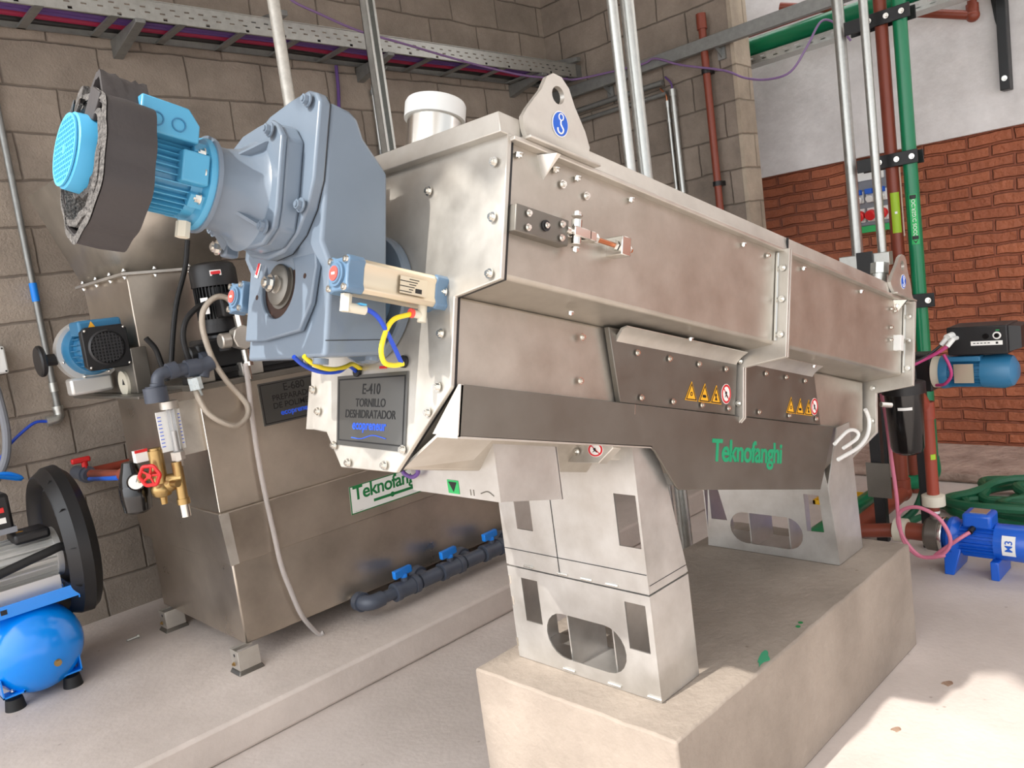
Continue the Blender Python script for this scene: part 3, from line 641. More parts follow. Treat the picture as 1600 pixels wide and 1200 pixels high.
for a in (40, -40, 140, 220): 
    M().hexa([(-.452, MX+.055*math.cos(math.radians(a+d_)), MZ+.055*math.sin(math.radians(a+d_))) for d_ in (-12, 12)]+[(-.452, MX+.074*math.cos(math.radians(a+d_)), MZ+.074*math.sin(math.radians(a+d_))) for d_ in (10, -10)],
             [(-.425, MX+.055*math.cos(math.radians(a+d_)), MZ+.055*math.sin(math.radians(a+d_))) for d_ in (-12, 12)]+[(-.425, MX+.074*math.cos(math.radians(a+d_)), MZ+.074*math.sin(math.radians(a+d_))) for d_ in (10, -10)]).build('flange_lug', MOTP, MT, bev=.002)
for a in (145+35, 215, 150, 30): bolt(MFR((-.430, MX+.070*math.cos(math.radians(a)), MZ+.070*math.sin(math.radians(a)))), -MU, MT, 1.0, 'steel', 'flange_bolt')
M().lathe([(0, .0), (0, .056), (.003, .0605), (.050, .0640), (.052, .0640)], (-.625, MX, MZ), (1, 0, 0), n=44).build('fan_cover', FANP, MT, label='bright blue fan cover')
M().cyl((-.6262, MX, MZ), (-.6245, MX, MZ), .0545, n=40).build('grille_back', STEELB, MT)
gr = M()
for k in range(-6, 7):
    h = math.sqrt(max(0, .0555**2-(k*.0085)**2))
    gr.box(-.6285, -.6260, MX+k*.0085-.0013, MX+k*.0085+.0013, MZ-h, MZ+h); gr.box(-.6283, -.6258, MX-h, MX+h, MZ+k*.0085-.0013, MZ+k*.0085+.0013)
gr.lathe([(0, .0535), (.0028, .0535), (.0028, .0575), (0, .0575)], (-.6258, MX, MZ), (-1, 0, 0), n=40, cap=False).cyl((-.629, MX, MZ), (-.6255, MX, MZ), .007, n=16)
gr.build('fan_grille', FANP, MT, label='bright blue round grille')
tb = M().hexa([(-.545, -.045, .192), (-.450, -.045, .192), (-.450, -.045, .222), (-.470, -.045, .246), (-.545, -.045, .248)], [(-.545, .105, .192), (-.450, .105, .192), (-.450, .105, .222), (-.470, .105, .246), (-.545, .105, .248)]).build('terminal_box', MOTP, MT, bev=.003)
for u in (-.520, -.485): M().lathe([(0, .0115), (.002, .0115), (.002, .0095), (0, .0095)], (u, -.045, .214), (0, -1, 0), n=24, cap=False).build('cable_knockout', STEELB, tb)
M().cyl((-.453, .0, .238), (-.453, .0, .246), .007, n=12).build('terminal_screw', BRIGHT, tb)
M().cyl((-.44, .02, .048), (-.44, .02, .075), .012, n=6).build('cable_gland', CREAM, MT, label='pale plastic cable gland')
# ---- pneumatic cylinders
def ram(v, w, u0, u1, nm):
    h = .031
    lob = [(-h, -h+.008), (-h+.008, -h), (-h+.018, -h+.004), (h-.018, -h+.004), (h-.008, -h), (h, -h+.008), (h-.004, -h+.018), (h-.004, h-.018), (h, h-.008), (h-.008, h), (h-.018, h-.004), (-h+.018, h-.004), (-h+.008, h), (-h, h-.008), (-h+.004, h-.018), (-h+.004, -h+.018)]
    Bo = M().prism([(v+a*.95, w+b*.95) for a, b in lob], 'yz', u0+.028, u1-.045).build('pneumatic_cylinder', ALU, PR, bev=.002, label=nm)
    for a, b in ((u0, u0+.034), (u1-.050, u1)): M().prism([(v+p*1.04, w+q*1.04) for p, q in lob], 'yz', a, b).build('cylinder_head', CYLP, Bo, bev=.003, label='blue-grey cast end head')
    M().lathe([(0, .021), (.005, .021), (.005, .017), (.008, .016), (.008, .0)], (u0, v, w), (-1, 0, 0), n=28).build('head_boss', CYLP, Bo)
    M().cyl((u0-.0085, v, w), (u0-.0095, v, w), .0125, n=24).build('red_badge', BADGE, Bo, label='round red badge')
    M().plate([rect(-.005, .005, -.002, .002)], .0004, lambda a, b, t: (u0-.0098+t, v+a, w+b)).build('badge_print', PAPER, Bo)
    for a in (-1, 1):
        for b in (-1, 1): M().lathe([(0, .006), (.004, .006), (.004, .0035), (.002, .003), (.002, 0)], (u0, v+a*.023, w+b*.023), (-1, 0, 0), n=14).build('head_screw', BRIGHT, Bo)
    M().prism([(u0+.105, w-.016), (u0+.163, w-.016), (u0+.163, w+.014), (u0+.105, w+.014)], 'xz', v-.0312, v-.0300).build('type_label', ALU, Bo, label='white type label')
    g = M()
    for k in range(6): g.box(u0+.104+(.02 if k % 2 else 0), u0+.13+.003*k, v-.0316, v-.0312, w-.013+k*.0045, w-.0115+k*.0045)
    g.box(u0+.138, u0+.152, v-.0316, v-.0312, w-.012, w-.004); g.build('label_print', INK, Bo)
    return Bo
CR = ram(-.193, -.006, -.262, -.026, 'aluminium pneumatic cylinder on the right of the gearbox')
CLF = ram(.186, -.012, -.262, -.030, 'aluminium pneumatic cylinder on the left of the gearbox')
f1 = M().cyl((-.243, -.193, -.036), (-.243, -.193, -.066), .0095, n=6).cyl((-.243, -.193, -.058), (-.205, -.193, -.058), .0085).build('air_fitting', CREAM, CR)
M().box(-.222, -.208, -.203, -.183, -.0515, -.0485).build('release_ring', FANP, CR)
f2 = M().cyl((-.084, -.195, -.030), (-.084, -.195, -.062), .0085, n=16).cyl((-.084, -.195, -.050), (-.106, -.195, -.049), .007).build('air_fitting', CREAM, CR)
M().lathe([(0, .0085), (.006, .0085)], (-.105, -.195, -.049), (-1, 0, 0)).build('release_ring', BADGE, CR)
tb_ = M().tube([(-0.22, -0.195, -0.051), (-0.179, -0.195, -0.066), (-0.146, -0.195, -0.106), (-0.122, -0.195, -0.141)], .0042, n=10).build('air_tube', BLUH, PR, label='blue air tube curving from the right cylinder')
ty_ = M().tube([(-0.11, -0.195, -0.051), (-0.149, -0.195, -0.069), (-0.167, -0.195, -0.114), (-0.16, -0.195, -0.142), (-0.139, -0.195, -0.146), (-0.119, -0.195, -0.141)], .0046, n=10).build('air_tube', YELH, PR, label='yellow air tube looping below the right cylinder')
M().tube([(-0.25, -0.044, -0.138), (-0.23, -0.035, -0.147), (-0.2, -0.023, -0.155), (-0.17, -0.018, -0.158), (-0.13, -0.005, -0.152), (-0.09, 0.025, -0.137)]+[(-.045, .06, -.146)], .0042).build('air_tube', BLUH, PR, label='blue air tube sagging under the gearbox')
M().tube([(-0.24, -0.062, -0.136), (-0.22, -0.056, -0.146), (-0.18, -0.029, -0.151), (-0.14, -0.009, -0.149), (-0.11, 0.005, -0.141), (-0.08, 0.028, -0.132)]+[(-.045, .045, -.140)], .0046).build('air_tube', YELH, PR, label='yellow air tube sagging under the gearbox')
for v, w in ((-.107, -.128), (.05, -.143)): M().lathe([(0, .012), (.006, .012), (.006, .0)], (-.051, v, w), (-1, 0, 0)).build('cable_grommet', BLACK, PR)
# white sample hoses and fitting at the far end
M().tube([(1.401, -0.3, -0.228), (1.439, -0.3, -0.208), (1.488, -0.3, -0.186), (1.534, -0.3, -0.18), (1.568, -0.3, -0.189), (1.559, -0.3, -0.205), (1.518, -0.3, -0.221), (1.464, -0.3, -0.238)], .0055).build('white_hose', WHITE, PR, label='white hose loop at the far end')
M().tube([(1.617, -0.3, -0.111), (1.643, -0.3, -0.134), (1.65, -0.3, -0.161), (1.637, -0.3, -0.192), (1.599, -0.3, -0.22), (1.547, -0.3, -0.241), (1.474, -0.3, -0.261), (1.43, -0.3, -0.273)], .0062).build('white_hose', WHITE, PR, label='white hose along the far flange')
M().cyl((1.765, -.29, -.085), (1.80, -.31, -.085), .009, n=12).build('hose_fitting', BRIGHT, PR)
bv_ = M().cyl((1.70, -.30, .29), (1.70, -.30, .34), .024, n=24).cyl((1.70, -.30, .34), (1.70, -.30, .375), .030, n=8).build('vent_fitting', ZINC, PR, label='grey threaded vent fitting')

# ---- foam wrapped round the motor
FO = empty('foam_wrap', MFR((-.56, .03, .04)), 'torn strip of black foam lagging wrapped in rolls round the blue drive motor', 'foam')
def band(u0, u1, rad, th, cw=.135, cv=.03, a0=0, a1=360, n=60, wob=.004, ell=1.0, sag=0.0):
    r = M(); rings = []
    for k in range(n+1):
        a = math.radians(a0+(a1-a0)*k/n); q = rad+wob*math.sin(a*5+rad*90)+wob*.6*math.sin(a*11)
        cc, ss = math.cos(a), math.sin(a); sg = sag*max(0, -ss)
        def P(rr, u): return (u, cv+rr*cc*ell, cw+rr*ss-sg)
        rings.append([P(q, u0), P(q+th, u0+.003), P(q+th+.002, (u0+u1)/2), P(q+th, u1-.003), P(q, u1)])
    if a1-a0 >= 360: r.loop(rings[:-1], closed=True)
    else: r.loop(rings)
    return r
band(-.603, -.525, .094, .014, cw=.140, cv=.022, a0=95, a1=455, sag=.022, n=90).build('foam_roll', FOAM, FO, label='smooth black outer roll')
band(-.6050, -.600, .098, .010, cw=.140, cv=.022, a0=95, a1=455, sag=.022, n=90).build('foam_edge', FOAMC, FO, label='grey open cell cut edge')
band(-.606, -.540, .080, .010, cw=.139, cv=.024, a0=100, a1=440, sag=.018).build('foam_edge', FOAMC, FO, label='grey cut edge of the inner roll')
band(-.600, -.53, .062, .008, cw=.148, cv=.03, a0=190, a1=330).build('foam_edge', FOAMC, FO, label='grey cut edge of the innermost roll')
rg_ = M(); rows = []
for k in range(13):
    u = -.598+.006*k; rows.append([(u, .034-.0075*j, .248+.006*math.sin(j*.5)+.014*(1-abs(j-5)/6)-.10*((j-4)/10)**2*(1 if j > 4 else .4)+random.uniform(-.003, .003)) for j in range(14)])
V1 = [[rg_.v(p) for p in r] for r in rows]; V2 = [[rg_.v((p[0], p[1], p[2]+.012)) for p in r] for r in rows]
for i in range(12):
    for j in range(13):
        rg_.face([V1[i][j], V1[i][j+1], V1[i+1][j+1], V1[i+1][j]]); rg_.face([V2[i][j], V2[i+1][j], V2[i+1][j+1], V2[i][j+1]])
for i in range(12):
    for j in (0, 13): rg_.face([V1[i][j], V1[i+1][j], V2[i+1][j], V2[i][j]])
for j in range(13):
    for i in (0, 12): rg_.face([V1[i][j], V1[i][j+1], V2[i][j+1], V2[i][j]])
rg_.build('foam_flap', FOAM, FO, label='torn upper flap', ang=50)
band(-.606, -.585, .086, .034, cw=.142, cv=.034, a0=8, a1=80, wob=.006).build('foam_flap', FOAMC, FO, label='grey torn foam at the upper left')
M().hexa([(-.606, -.045, .228), (-.606, .0, .250), (-.606, .03, .205), (-.606, -.02, .190)], [(-.598, -.045, .228), (-.598, .0, .250), (-.598, .03, .205), (-.598, -.02, .190)]).build('foam_tag', FOAM, FO, bev=.002)
M().tube([(-.607, .10, .225), (-.610, .07, .243), (-.608, .085, .215), (-.606, .08, .195)], .0018, n=6).build('cable_tie', BLACKG, FO)
M().box(-.612, -.604, .03, .038, .228, .236).build('tie_buckle', BLACKG, FO)

# ================================================================ polymer preparation unit
PU = empty('polymer_unit', (1.9, 3.23, .117), 'stainless polymer preparation tank with hopper, standing against the block wall behind the press', 'tank')
MB().box(1.172, 2.72, 2.81, 3.60, .20, .55).build('lower_tank', TANKS, PU, bev=.006)
bd = MB().hexa([(1.168, 2.803, .503), (2.73, 2.803, .503), (2.73, 3.68, .503), (1.168, 3.68, .503)], [(1.148, 2.783, .706), (2.75, 2.783, .706), (2.75, 3.70, .706), (1.148, 3.70, .706)]).build('rim_band', TANKS, PU, bev=.004)
MB().hexa([(1.164, 2.800, .505), (1.196, 2.800, .505), (1.196, 2.7985, .505), (1.162, 2.7985, .505)], [(1.144, 2.780, .704), (1.180, 2.780, .704), (1.180, 2.7785, .704), (1.142, 2.7785, .704)]).build('corner_strip', STEEL, bd, label='bright corner strip')
MB().box(1.158, 2.72, 2.802, 3.645, .70, 1.165).build('upper_tank', TANKS, PU, bev=.004)
MB().box(1.155, 2.72, 2.799, 3.65, 1.150, 1.172).build('top_rim', STEELD, PU, bev=.003)
MB().tube([(1.158, 2.801, .71), (1.158, 2.801, 1.15)], .003, n=6, smooth=0).build('corner_weld', BRIGHT, PU)
for x, y in ((1.115, 2.765), (1.125, 3.47), (2.60, 2.80), (2.60, 3.50)):
    lg = MB().box(x, x+.004, y, y+.065, .128, .204).box(x+.004, x+.082, y, y+.004, .128, .204).box(x+.004, x+.082, y+.05, y+.065, .19, .204).build('leg', STEEL, PU, bev=.001)
    MB().hexa([(x-.012, y-.012, .117), (x+.09, y-.012, .117), (x+.09, y+.07, .117), (x-.012, y+.07, .117)], [(x-.002, y-.002, .132), (x+.084, y-.002, .132), (x+.084, y+.066, .132), (x-.002, y+.066, .132)]).build('foot', STEELD, lg, bev=.004)
    bolt((x-.001, y+.03, .155), (-1, 0, 0), lg, .8, 'brass'); MB().cyl((x-.001, y+.03, .185), (x+.001, y+.03, .185), .006, n=12).build('bolt_hole', BLACK, lg)
# hopper over the tank end
def ring(x0, x1, y0, y1, z): return [(x0, y0, z), (x1, y0, z), (x1, y1, z), (x0, y1, z)]
MB().hexa(ring(1.10, 1.36, 3.12, 3.60, 1.165), ring(1.10, 1.46, 3.11, 3.61, 1.598)).build('hopper_body', TANKS, PU, bev=.004)
hu = MB()
a_, b_ = ring(1.10, 1.46, 3.11, 3.61, 1.602), ring(.985, 1.60, 3.00, 3.70, 1.985)
A_ = [hu.v(p) for p in a_]; B_ = [hu.v(p) for p in b_]
for i in range(4): hu.face([A_[i], A_[(i+1) % 4], B_[(i+1) % 4], B_[i]])
hp = hu.build('hopper_funnel', STEELM, PU)
sm_ = hp.modifiers.new('sheet', 'SOLIDIFY'); sm_.thickness = .004
MB().plate([[(1.075, 3.085), (1.485, 3.085), (1.485, 3.635), (1.075, 3.635)], [(1.11, 3.12), (1.45, 3.12), (1.45, 3.60), (1.11, 3.60)]], .010, lambda a, b, t: (a, b, 1.600+t)).build('hopper_flange', STEEL, PU)
for x, y in ((1.085, 3.56), (1.085, 3.40), (1.085, 3.24), (1.09, 3.10), (1.20, 3.097), (1.33, 3.097), (1.45, 3.097)):
    bolt((x, y, 1.605), (0, 0, 1), PU, .9); bolt((x, y, 1.595), (0, 0, -1), PU, .9)
# feeder housing under the hopper
fb = MB().prism([(3.10, 1.16), (3.62, 1.16), (3.62, 1.33), (3.10, 1.33)], 'yz', 1.06, 1.12).build('feeder_housing', STEELD, PU, bev=.004)
MB().box(1.00, 1.16, 2.93, 3.68, 1.150, 1.160).build('feeder_shelf', STEELD, PU, bev=.002)
MB().lathe([(0, .05), (.012, .048)], (1.062, 3.21, 1.20), (-1, 0, 0)).build('inspection_cover', CREAM, fb); MB().plate([[(.012, -.01), (-.012, -.01), (0, .012)]], .001, lambda a, b, t: (1.0485+t, 3.20+a, 1.205+b)).build('cover_symbol', INK, fb)
# blue feeder motor: axis along Y, black fan shroud facing the viewer
FX, FY, FZ = .985, 3.10, 1.345
fm = MB().cyl((FX, FY+.03, FZ), (FX, FY+.20, FZ), .074, n=32)
for k in range(24):
    a = 2*PI*k/24; c, s = math.cos(a), math.sin(a)
    fm.hexa([(FX+.07*c-.002*s, FY+.06, FZ+.07*s+.002*c), (FX+.07*c+.002*s, FY+.06, FZ+.07*s-.002*c), (FX+.084*c+.0015*s, FY+.06, FZ+.084*s-.0015*c), (FX+.084*c-.0015*s, FY+.06, FZ+.084*s+.0015*c)],
            [(FX+.07*c-.002*s, FY+.16, FZ+.07*s+.002*c), (FX+.07*c+.002*s, FY+.16, FZ+.07*s-.002*c), (FX+.084*c+.0015*s, FY+.16, FZ+.084*s-.0015*c), (FX+.084*c-.0015*s, FY+.16, FZ+.084*s+.0015*c)])
FM = fm.build('feeder_motor', STEELB, PU, label='small blue feeder motor')
MB().lathe([(0, .088), (.035, .092), (.045, .098), (.06, .098), (.06, 0)], (FX, FY+.14, FZ), (0, 1, 0), n=36).build('motor_bell', STEELB, FM)
MB().box(FX-.075, FX+.075, FY+.03, FY+.14, FZ+.05, FZ+.105).build('terminal_box', STEELB, FM, bev=.01, seg=3)
MB().plate([[(-.014, -.012), (.014, -.012), (0, .014)]], .001, lambda a, b, t: (FX-.03+a, FY+.029+t, FZ+.086+b)).build('warning_sign', YEL, FM, label='yellow triangle warning sign')
MB().prism([(FX-.062, FZ-.078), (FX+.062, FZ-.078), (FX+.078, FZ-.062), (FX+.078, FZ+.062), (FX+.062, FZ+.078), (FX-.062, FZ+.078), (FX-.078, FZ+.062), (FX-.078, FZ-.062)], 'xz', FY, FY+.035).build('fan_shroud', BLACK, FM, bev=.004, label='black square fan shroud')
g = MB().lathe([(0, .058), (.006, .062), (.010, .066), (.010, .056), (.002, .054)], (FX, FY-.008, FZ), (0, 1, 0), n=36, cap=False)
for k in range(-4, 5):
    h = math.sqrt(.056**2-(k*.0115)**2); g.box(FX+k*.0115-.002, FX+k*.0115+.002, FY-.006, FY-.002, FZ-h, FZ+h); g.box(FX-h, FX+h, FY-.0055, FY-.0015, FZ+k*.0115-.002, FZ+k*.0115+.002)
g.build('fan_grille', GRIL, FM); MB().cyl((FX, FY-.0012, FZ), (FX, FY+.002, FZ), .056, n=36).build('grille_back', INK, FM)
for a in (-1, 1):
    for b in (-1, 1): MB().sph((FX+a*.066, FY-.001, FZ+b*.066), .005, n=10, m=6).build('shroud_screw', BRIGHT, FM)
MB().lathe([(0, .115), (.035, .118), (.05, .10), (.055, .0)], (FX, FY+.20, FZ-.005), (0, 1, 0), n=36).build('variator_housing', ALUC, FM, label='cast aluminium variator housing')
for a in (60, 120, 200, 250, 300): MB().sph((FX+.105*math.cos(math.radians(a)), FY+.197, FZ+.105*math.sin(math.radians(a))), .006, n=8, m=5).build('housing_screw', BRIGHT, FM)
MB().cyl((FX-.10, FY+.23, FZ-.02), (FX-.155, FY+.23, FZ-.02), .022, n=18).lathe([(0, .052), (.006, .058), (.016, .058), (.022, .052), (.012, .030), (.012, 0)], (FX-.175, FY+.23, FZ-.02), (1, 0, 0), n=32).build('hand_wheel', BLACK, FM, label='black hand wheel')
MB().box(FX-.09, FX+.06, FY+.195, FY+.26, FZ-.165, FZ-.10).build('gear_foot', ALUC, FM, bev=.01)
MB().tube([(1.106, 3.05, 1.359), (1.133, 3.05, 1.315), (1.144, 3.05, 1.258), (1.156, 3.05, 1.191)], .010).build('motor_cable', RUB, PU)
MB().tube([(1.303, 3, 1.699), (1.274, 3, 1.594), (1.215, 3, 1.457), (1.165, 3, 1.272), (1.164, 3, 1.237)], .0095).build('motor_cable', RUB, PU)
MB().tube([(1.26, 2.84, 1.453), (1.22, 2.84, 1.439), (1.178, 2.84, 1.403), (1.157, 2.84, 1.349), (1.159, 2.84, 1.287), (1.174, 2.84, 1.238)], .010).build('motor_cable', RUB, PU)
# dosing mixer: black upright motor on the tank deck
BX, BY = 1.345, 2.93
bz0, bz1 = 1.375, 1.595
bm2 = MB().cyl((BX, BY, bz0), (BX, BY, bz1-.085), .068, n=32)
for k in range(36):
    a = 2*PI*k/36; c, s = math.cos(a), math.sin(a)
    bm2.hexa([(BX+.065*c-.0018*s, BY+.065*s+.0018*c, bz0+.02), (BX+.065*c+.0018*s, BY+.065*s-.0018*c, bz0+.02), (BX+.08*c+.0012*s, BY+.08*s-.0012*c, bz0+.02), (BX+.08*c-.0012*s, BY+.08*s+.0012*c, bz0+.02)],
             [(BX+.065*c-.0018*s, BY+.065*s+.0018*c, bz1-.075), (BX+.065*c+.0018*s, BY+.065*s-.0018*c, bz1-.075), (BX+.08*c+.0012*s, BY+.08*s-.0012*c, bz1-.075), (BX+.08*c-.0012*s, BY+.08*s+.0012*c, bz1-.075)])
BMo = bm2.build('pump_motor', BLACKM, PU, label='upright black pump motor')
MB().lathe([(0, .084), (.06, .084), (.08, .076), (.088, .060), (.09, 0)], (BX, BY, bz1-.08), (0, 0, 1), n=40).build('fan_cover', BLACK, BMo)
th0 = math.radians(-100)
def cylmap(r, a0, z0): return lambda a, b, t: (BX+(r+t)*math.cos(a0+a/r), BY+(r+t)*math.sin(a0+a/r), z0+b)
MB().plate([[(x_/10*.04-.02, y_) for x_, y_ in [(k, -.010) for k in range(11)]+[(k, .010) for k in range(10, -1, -1)]]], .001, cylmap(.0848, math.radians(-108), bz1-.035)).build('direction_sticker', PAPER, BMo, label='white sticker with a red arrow')
MB().plate([[(x_/10*.034-.017, y_) for x_, y_ in [(k, -.005) for k in range(11)]+[(k, .006) for k in range(10, -1, -1)]]], .001, cylmap(.0857, math.radians(-108), bz1-.035)).build('direction_arrow', SIGNR, BMo)
MB().box(BX-.045, BX+.055, BY-.125, BY-.06, bz0+.02, bz0+.11).build('terminal_box', BLACK, BMo, bev=.01, seg=3)
MB().plate([[(-.011, -.010), (.011, -.010), (0, .011)]], .001, lambda a, b, t: (BX+.03+a, BY-.1256+t, bz0+.08+b)).build('warning_sign', YEL, BMo, label='yellow triangle warning sign')
MB().plate([rect(-.02, .02, -.03, .03)], .001, lambda a, b, t: (BX-.075+a*.3, BY-.055-a*.9+t, bz0+.07+b)).build('type_label', PAPER, BMo)
MB().lathe([(0, .09), (.02, .09), (.025, .06), (.06, .058), (.07, .074), (.10, .074)], (BX, BY, bz0-.10), (0, 0, 1), n=36).build('motor_lantern', BLACK, BMo)
pb = MB().box(BX-.10, BX+.09, BY-.07, BY+.09, 1.215, 1.325).box(BX-.13, BX-.09, BY-.05, BY+.02, 1.24, 1.31).build('pump_block', BLACKM, PU, bev=.008, label='black dosing pump block')
MB().lathe([(0, .032), (.02, .032), (.03, .022)], (BX-.13, BY-.02, 1.275), (-1, 0, 0), n=14).build('stroke_knob', BLACK, pb)
MB().box(BX-.16, BX+.36, BY-.08, BY+.10, 1.195, 1.215).build('deck_beam', BLACKM, PU)
MB().box(1.16, 2.5, 2.86, 2.93, 1.172, 1.196).build('deck_beam', BLACK, PU, bev=.003)
for x in (1.155, 1.345, 1.60): MB().box(x, x+.085, 2.825, 2.87, 1.172, 1.224).build('deck_bracket', STEEL, PU, bev=.004)
MB().box(1.5, 2.1, 2.87, 2.92, 1.20, 1.225).build('black_conduit', BLACKG, PU, bev=.008)
ph = MB().lathe([(0, .0), (0, .045), (.05, .045), (.05, 0)], (BX+.005, BY-.16, 1.315), (0, 1, 0), n=8).build('pump_head', STEEL, PU, bev=.004, label='stainless eight-sided pump head')
MB().lathe([(0, .028), (.03, .028), (.034, .024), (.034, 0)], (BX-.045, BY-.135, 1.312), (-1, 0, 0), n=28).build('head_cap', STEEL, ph)
MB().cyl((BX+.005, BY-.135, 1.355), (BX+.002, BY-.135, 1.405), .015, n=6).cyl((BX+.002, BY-.135, 1.405), (BX+.0, BY-.135, 1.44), .020, n=6).build('hose_union', BRIGHT, ph)
MB().cyl((BX+.008, BY-.135, 1.27), (BX+.010, BY-.135, 1.22), .016, n=16).cyl((BX+.010, BY-.135, 1.225), (BX+.010, BY-.135, 1.21), .020, n=6).cyl((BX+.010, BY-.135, 1.21), (BX+.011, BY-.135, 1.16), .008).build('hose_union', BRIGHT, ph)
MB().tube([(1.34, 2.795, 1.404), (1.334, 2.795, 1.442), (1.314, 2.795, 1.465), (1.281, 2.795, 1.47), (1.244, 2.795, 1.449), (1.219, 2.795, 1.413), (1.212, 2.795, 1.35), (1.228, 2.795, 1.256), (1.261, 2.795, 1.176), (1.305, 2.795, 1.107), (1.315, 2.77, 1.065), (1.296, 2.75, 1.029), (1.249, 2.74, 1.009), (1.2, 2.74, 1.031), (1.158, 2.75, 1.074), (1.139, 2.76, 1.13), (1.142, 2.78, 1.152)], .0105, n=12).build('braided_hose', BRAID, PU, label='braided stainless hose in an S curve')
# PVC pipework at the corner
PV = MB()
pv = [(1.014, 2.8, 1.14), (1.025, 2.8, 1.2), (1.031, 2.8, 1.221), (1.044, 2.8, 1.232), (1.067, 2.8, 1.235), (1.129, 2.8, 1.234), (1.175, 2.8, 1.235), (1.203, 2.8, 1.237), (1.223, 2.8, 1.243)]
PV.tube([pv[0], pv[1]], .024, n=20, smooth=0).tube(pv[1:5], .021, n=20).tube([pv[4], pv[6]], .022, n=20, smooth=0).tube(pv[6:], .027, n=20)
PVP = PV.build('pvc_pipe', PVC, PU, label='dark grey PVC pipe with elbows')
MB().cyl(pv[0], (pv[0][0], pv[0][1], pv[0][2]+.05), .039, n=24).cyl((pv[0][0], pv[0][1], pv[0][2]+.045), (pv[0][0], pv[0][1], pv[0][2]+.055), .030, n=24).build('pvc_union', PVC, PVP)
MB().cyl(pv[4], (pv[4][0]+.03, pv[4][1], pv[4][2]+.004), .029, n=24).cyl(pv[5], pv[6], .031, n=24).cyl((pv[7][0]-.02, pv[7][1], pv[7][2]-.04), (pv[7][0]-.005, pv[7][1], pv[7][2]+.005), .022).build('pvc_union', PVC, PVP)
MB().lathe([(0, .03), (.012, .033), (.03, .033), (.04, .028)], (1.215, 2.88, pv[6][2]+.015), (1, .2, 0), n=24).build('pvc_union', PVC, PVP)
q_ = [(1.146, 2.785, 1.201), (1.149, 2.785, 1.178), (1.15, 2.785, 1.159)]
MB().cyl(q_[0], q_[2], .024, n=8).cyl(q_[2], (q_[2][0]+.004, q_[2][1], q_[2][2]-.025), .013, n=12).build('hose_adapter', CLRIB, PVP, label='clear ribbed hose adapter')
# flow meter with scale
fl = [(1.045, 2.8, 1.114), (1.033, 2.8, 0.952), (1.024, 2.8, 0.927)]
fx = fl[0][0]; z1, z0 = fl[0][2], fl[1][2]
FLM = MB().cyl((fx+.005, 2.80, z0), (fx+.005, 2.80, z1), .013, n=24).build('flow_meter', ACRYL, PU, label='clear acrylic flow meter')
MB().box(fx-.036, fx+.046, 2.822, 2.828, z0+.01, z1-.012).build('scale_plate', PAPER, FLM, label='white scale plate')
g = MB()
for k in range(9):
    z = z0+.03+(z1-z0-.06)*k/8; g.box(fx+.030, fx+.043, 2.8205, 2.8215, z-.0012, z+.0012); g.box(fx-.034, fx-.022, 2.8205, 2.8215, z-.0012, z+.0012)
g.build('scale_marks', BLUEINK, FLM)
MB().cyl((fx+.005, 2.80, z0+.01), (fx+.005, 2.80, z0+.08), .007).cyl((fx+.005, 2.80, z0+.02), (fx+.005, 2.80, z1-.01), .0016, n=6).build('float', STEEL, FLM)
for za, zb, rr, nn in ((z1-.004, z1+.022, .031, 24), (z0-.022, z0+.006, .024, 8), (z0-.045, z0-.02, .014, 12)): MB().cyl((fx+.005, 2.80, za), (fx+.005, 2.80, zb), rr, n=nn).build('meter_collar', STEEL, FLM)
MB().box(1.075, 1.160, 2.829, 2.833, .935, 1.125).build('meter_bracket', STEEL, PU, bev=.001, label='bright bent bracket plate')
MB().box(1.073, 1.077, 2.81, 2.833, .935, 1.125).build('meter_bracket', STEEL, PU, bev=.001)
# brass pressure regulator
LX, RX = .990, 1.040
BR = MB().cyl((RX, 2.80, .785), (RX, 2.80, .925), .018, n=20).cyl((RX, 2.80, .775), (RX, 2.80, .795), .022, n=20).lathe([(0, .022), (.03, .022), (.05, .020)], (RX-.03, 2.825, .865), (1, -.8, 0), n=20)
BR.cyl((LX, 2.84, .845), (LX, 2.84, .975), .025, n=24).cyl((LX, 2.84, .975), (LX, 2.84, .983), .020, n=24).lathe([(0, .011), (.025, .013), (.03, .028), (.048, .036), (.060, .036), (.075, .026)], (LX, 2.84, .785), (0, 0, 1), n=28).cyl((LX-.005, 2.84, .89), (LX-.07, 2.84, .89), .013)
BR.sph((RX-.028, 2.82, .850), .026, n=16, m=10).cyl((RX-.028, 2.80, .855), (RX-.02, 2.765, .855), .012)
BRP = BR.build('brass_regulator', BRASS, PU, label='brass pressure regulator')
MB().cyl((RX, 2.80, .730), (RX, 2.80, .776), .017, n=24).build('bright_plug', BRIGHT, BRP, label='bright steel plug')
hw = MB(); hc = Vector((.945, 2.80, .900)); hw.cyl(hc+Vector((-.006, -.006, 0)), hc+Vector((.03, .03, 0)), .009, n=12)
ax_ = Vector((-.75, -.66, 0)); x_, y_ = perp(ax_)
hw.tube([hc+(x_*math.cos(a)+y_*math.sin(a))*(.034+.002*math.cos(6*a)) for a in [2*PI*k/24 for k in range(24)]], .0065, n=8, smooth=2, closed=True)
for k in range(5): a = 2*PI*k/5; hw.tube([hc, hc+(x_*math.cos(a)+y_*math.sin(a))*.034], .004, n=6, smooth=0)
hw.build('hand_wheel', RED, BRP, label='red hand wheel')
MB().box(.925, .965, 2.84, 2.87, .945, .985).build('tag', PAPER, BRP, label='small red and white tag'); MB().box(.924, .966, 2.838, 2.841, .978, .988).build('tag_edge', RED, BRP)
gc = [(0.928, 2.92, 0.839)][0]
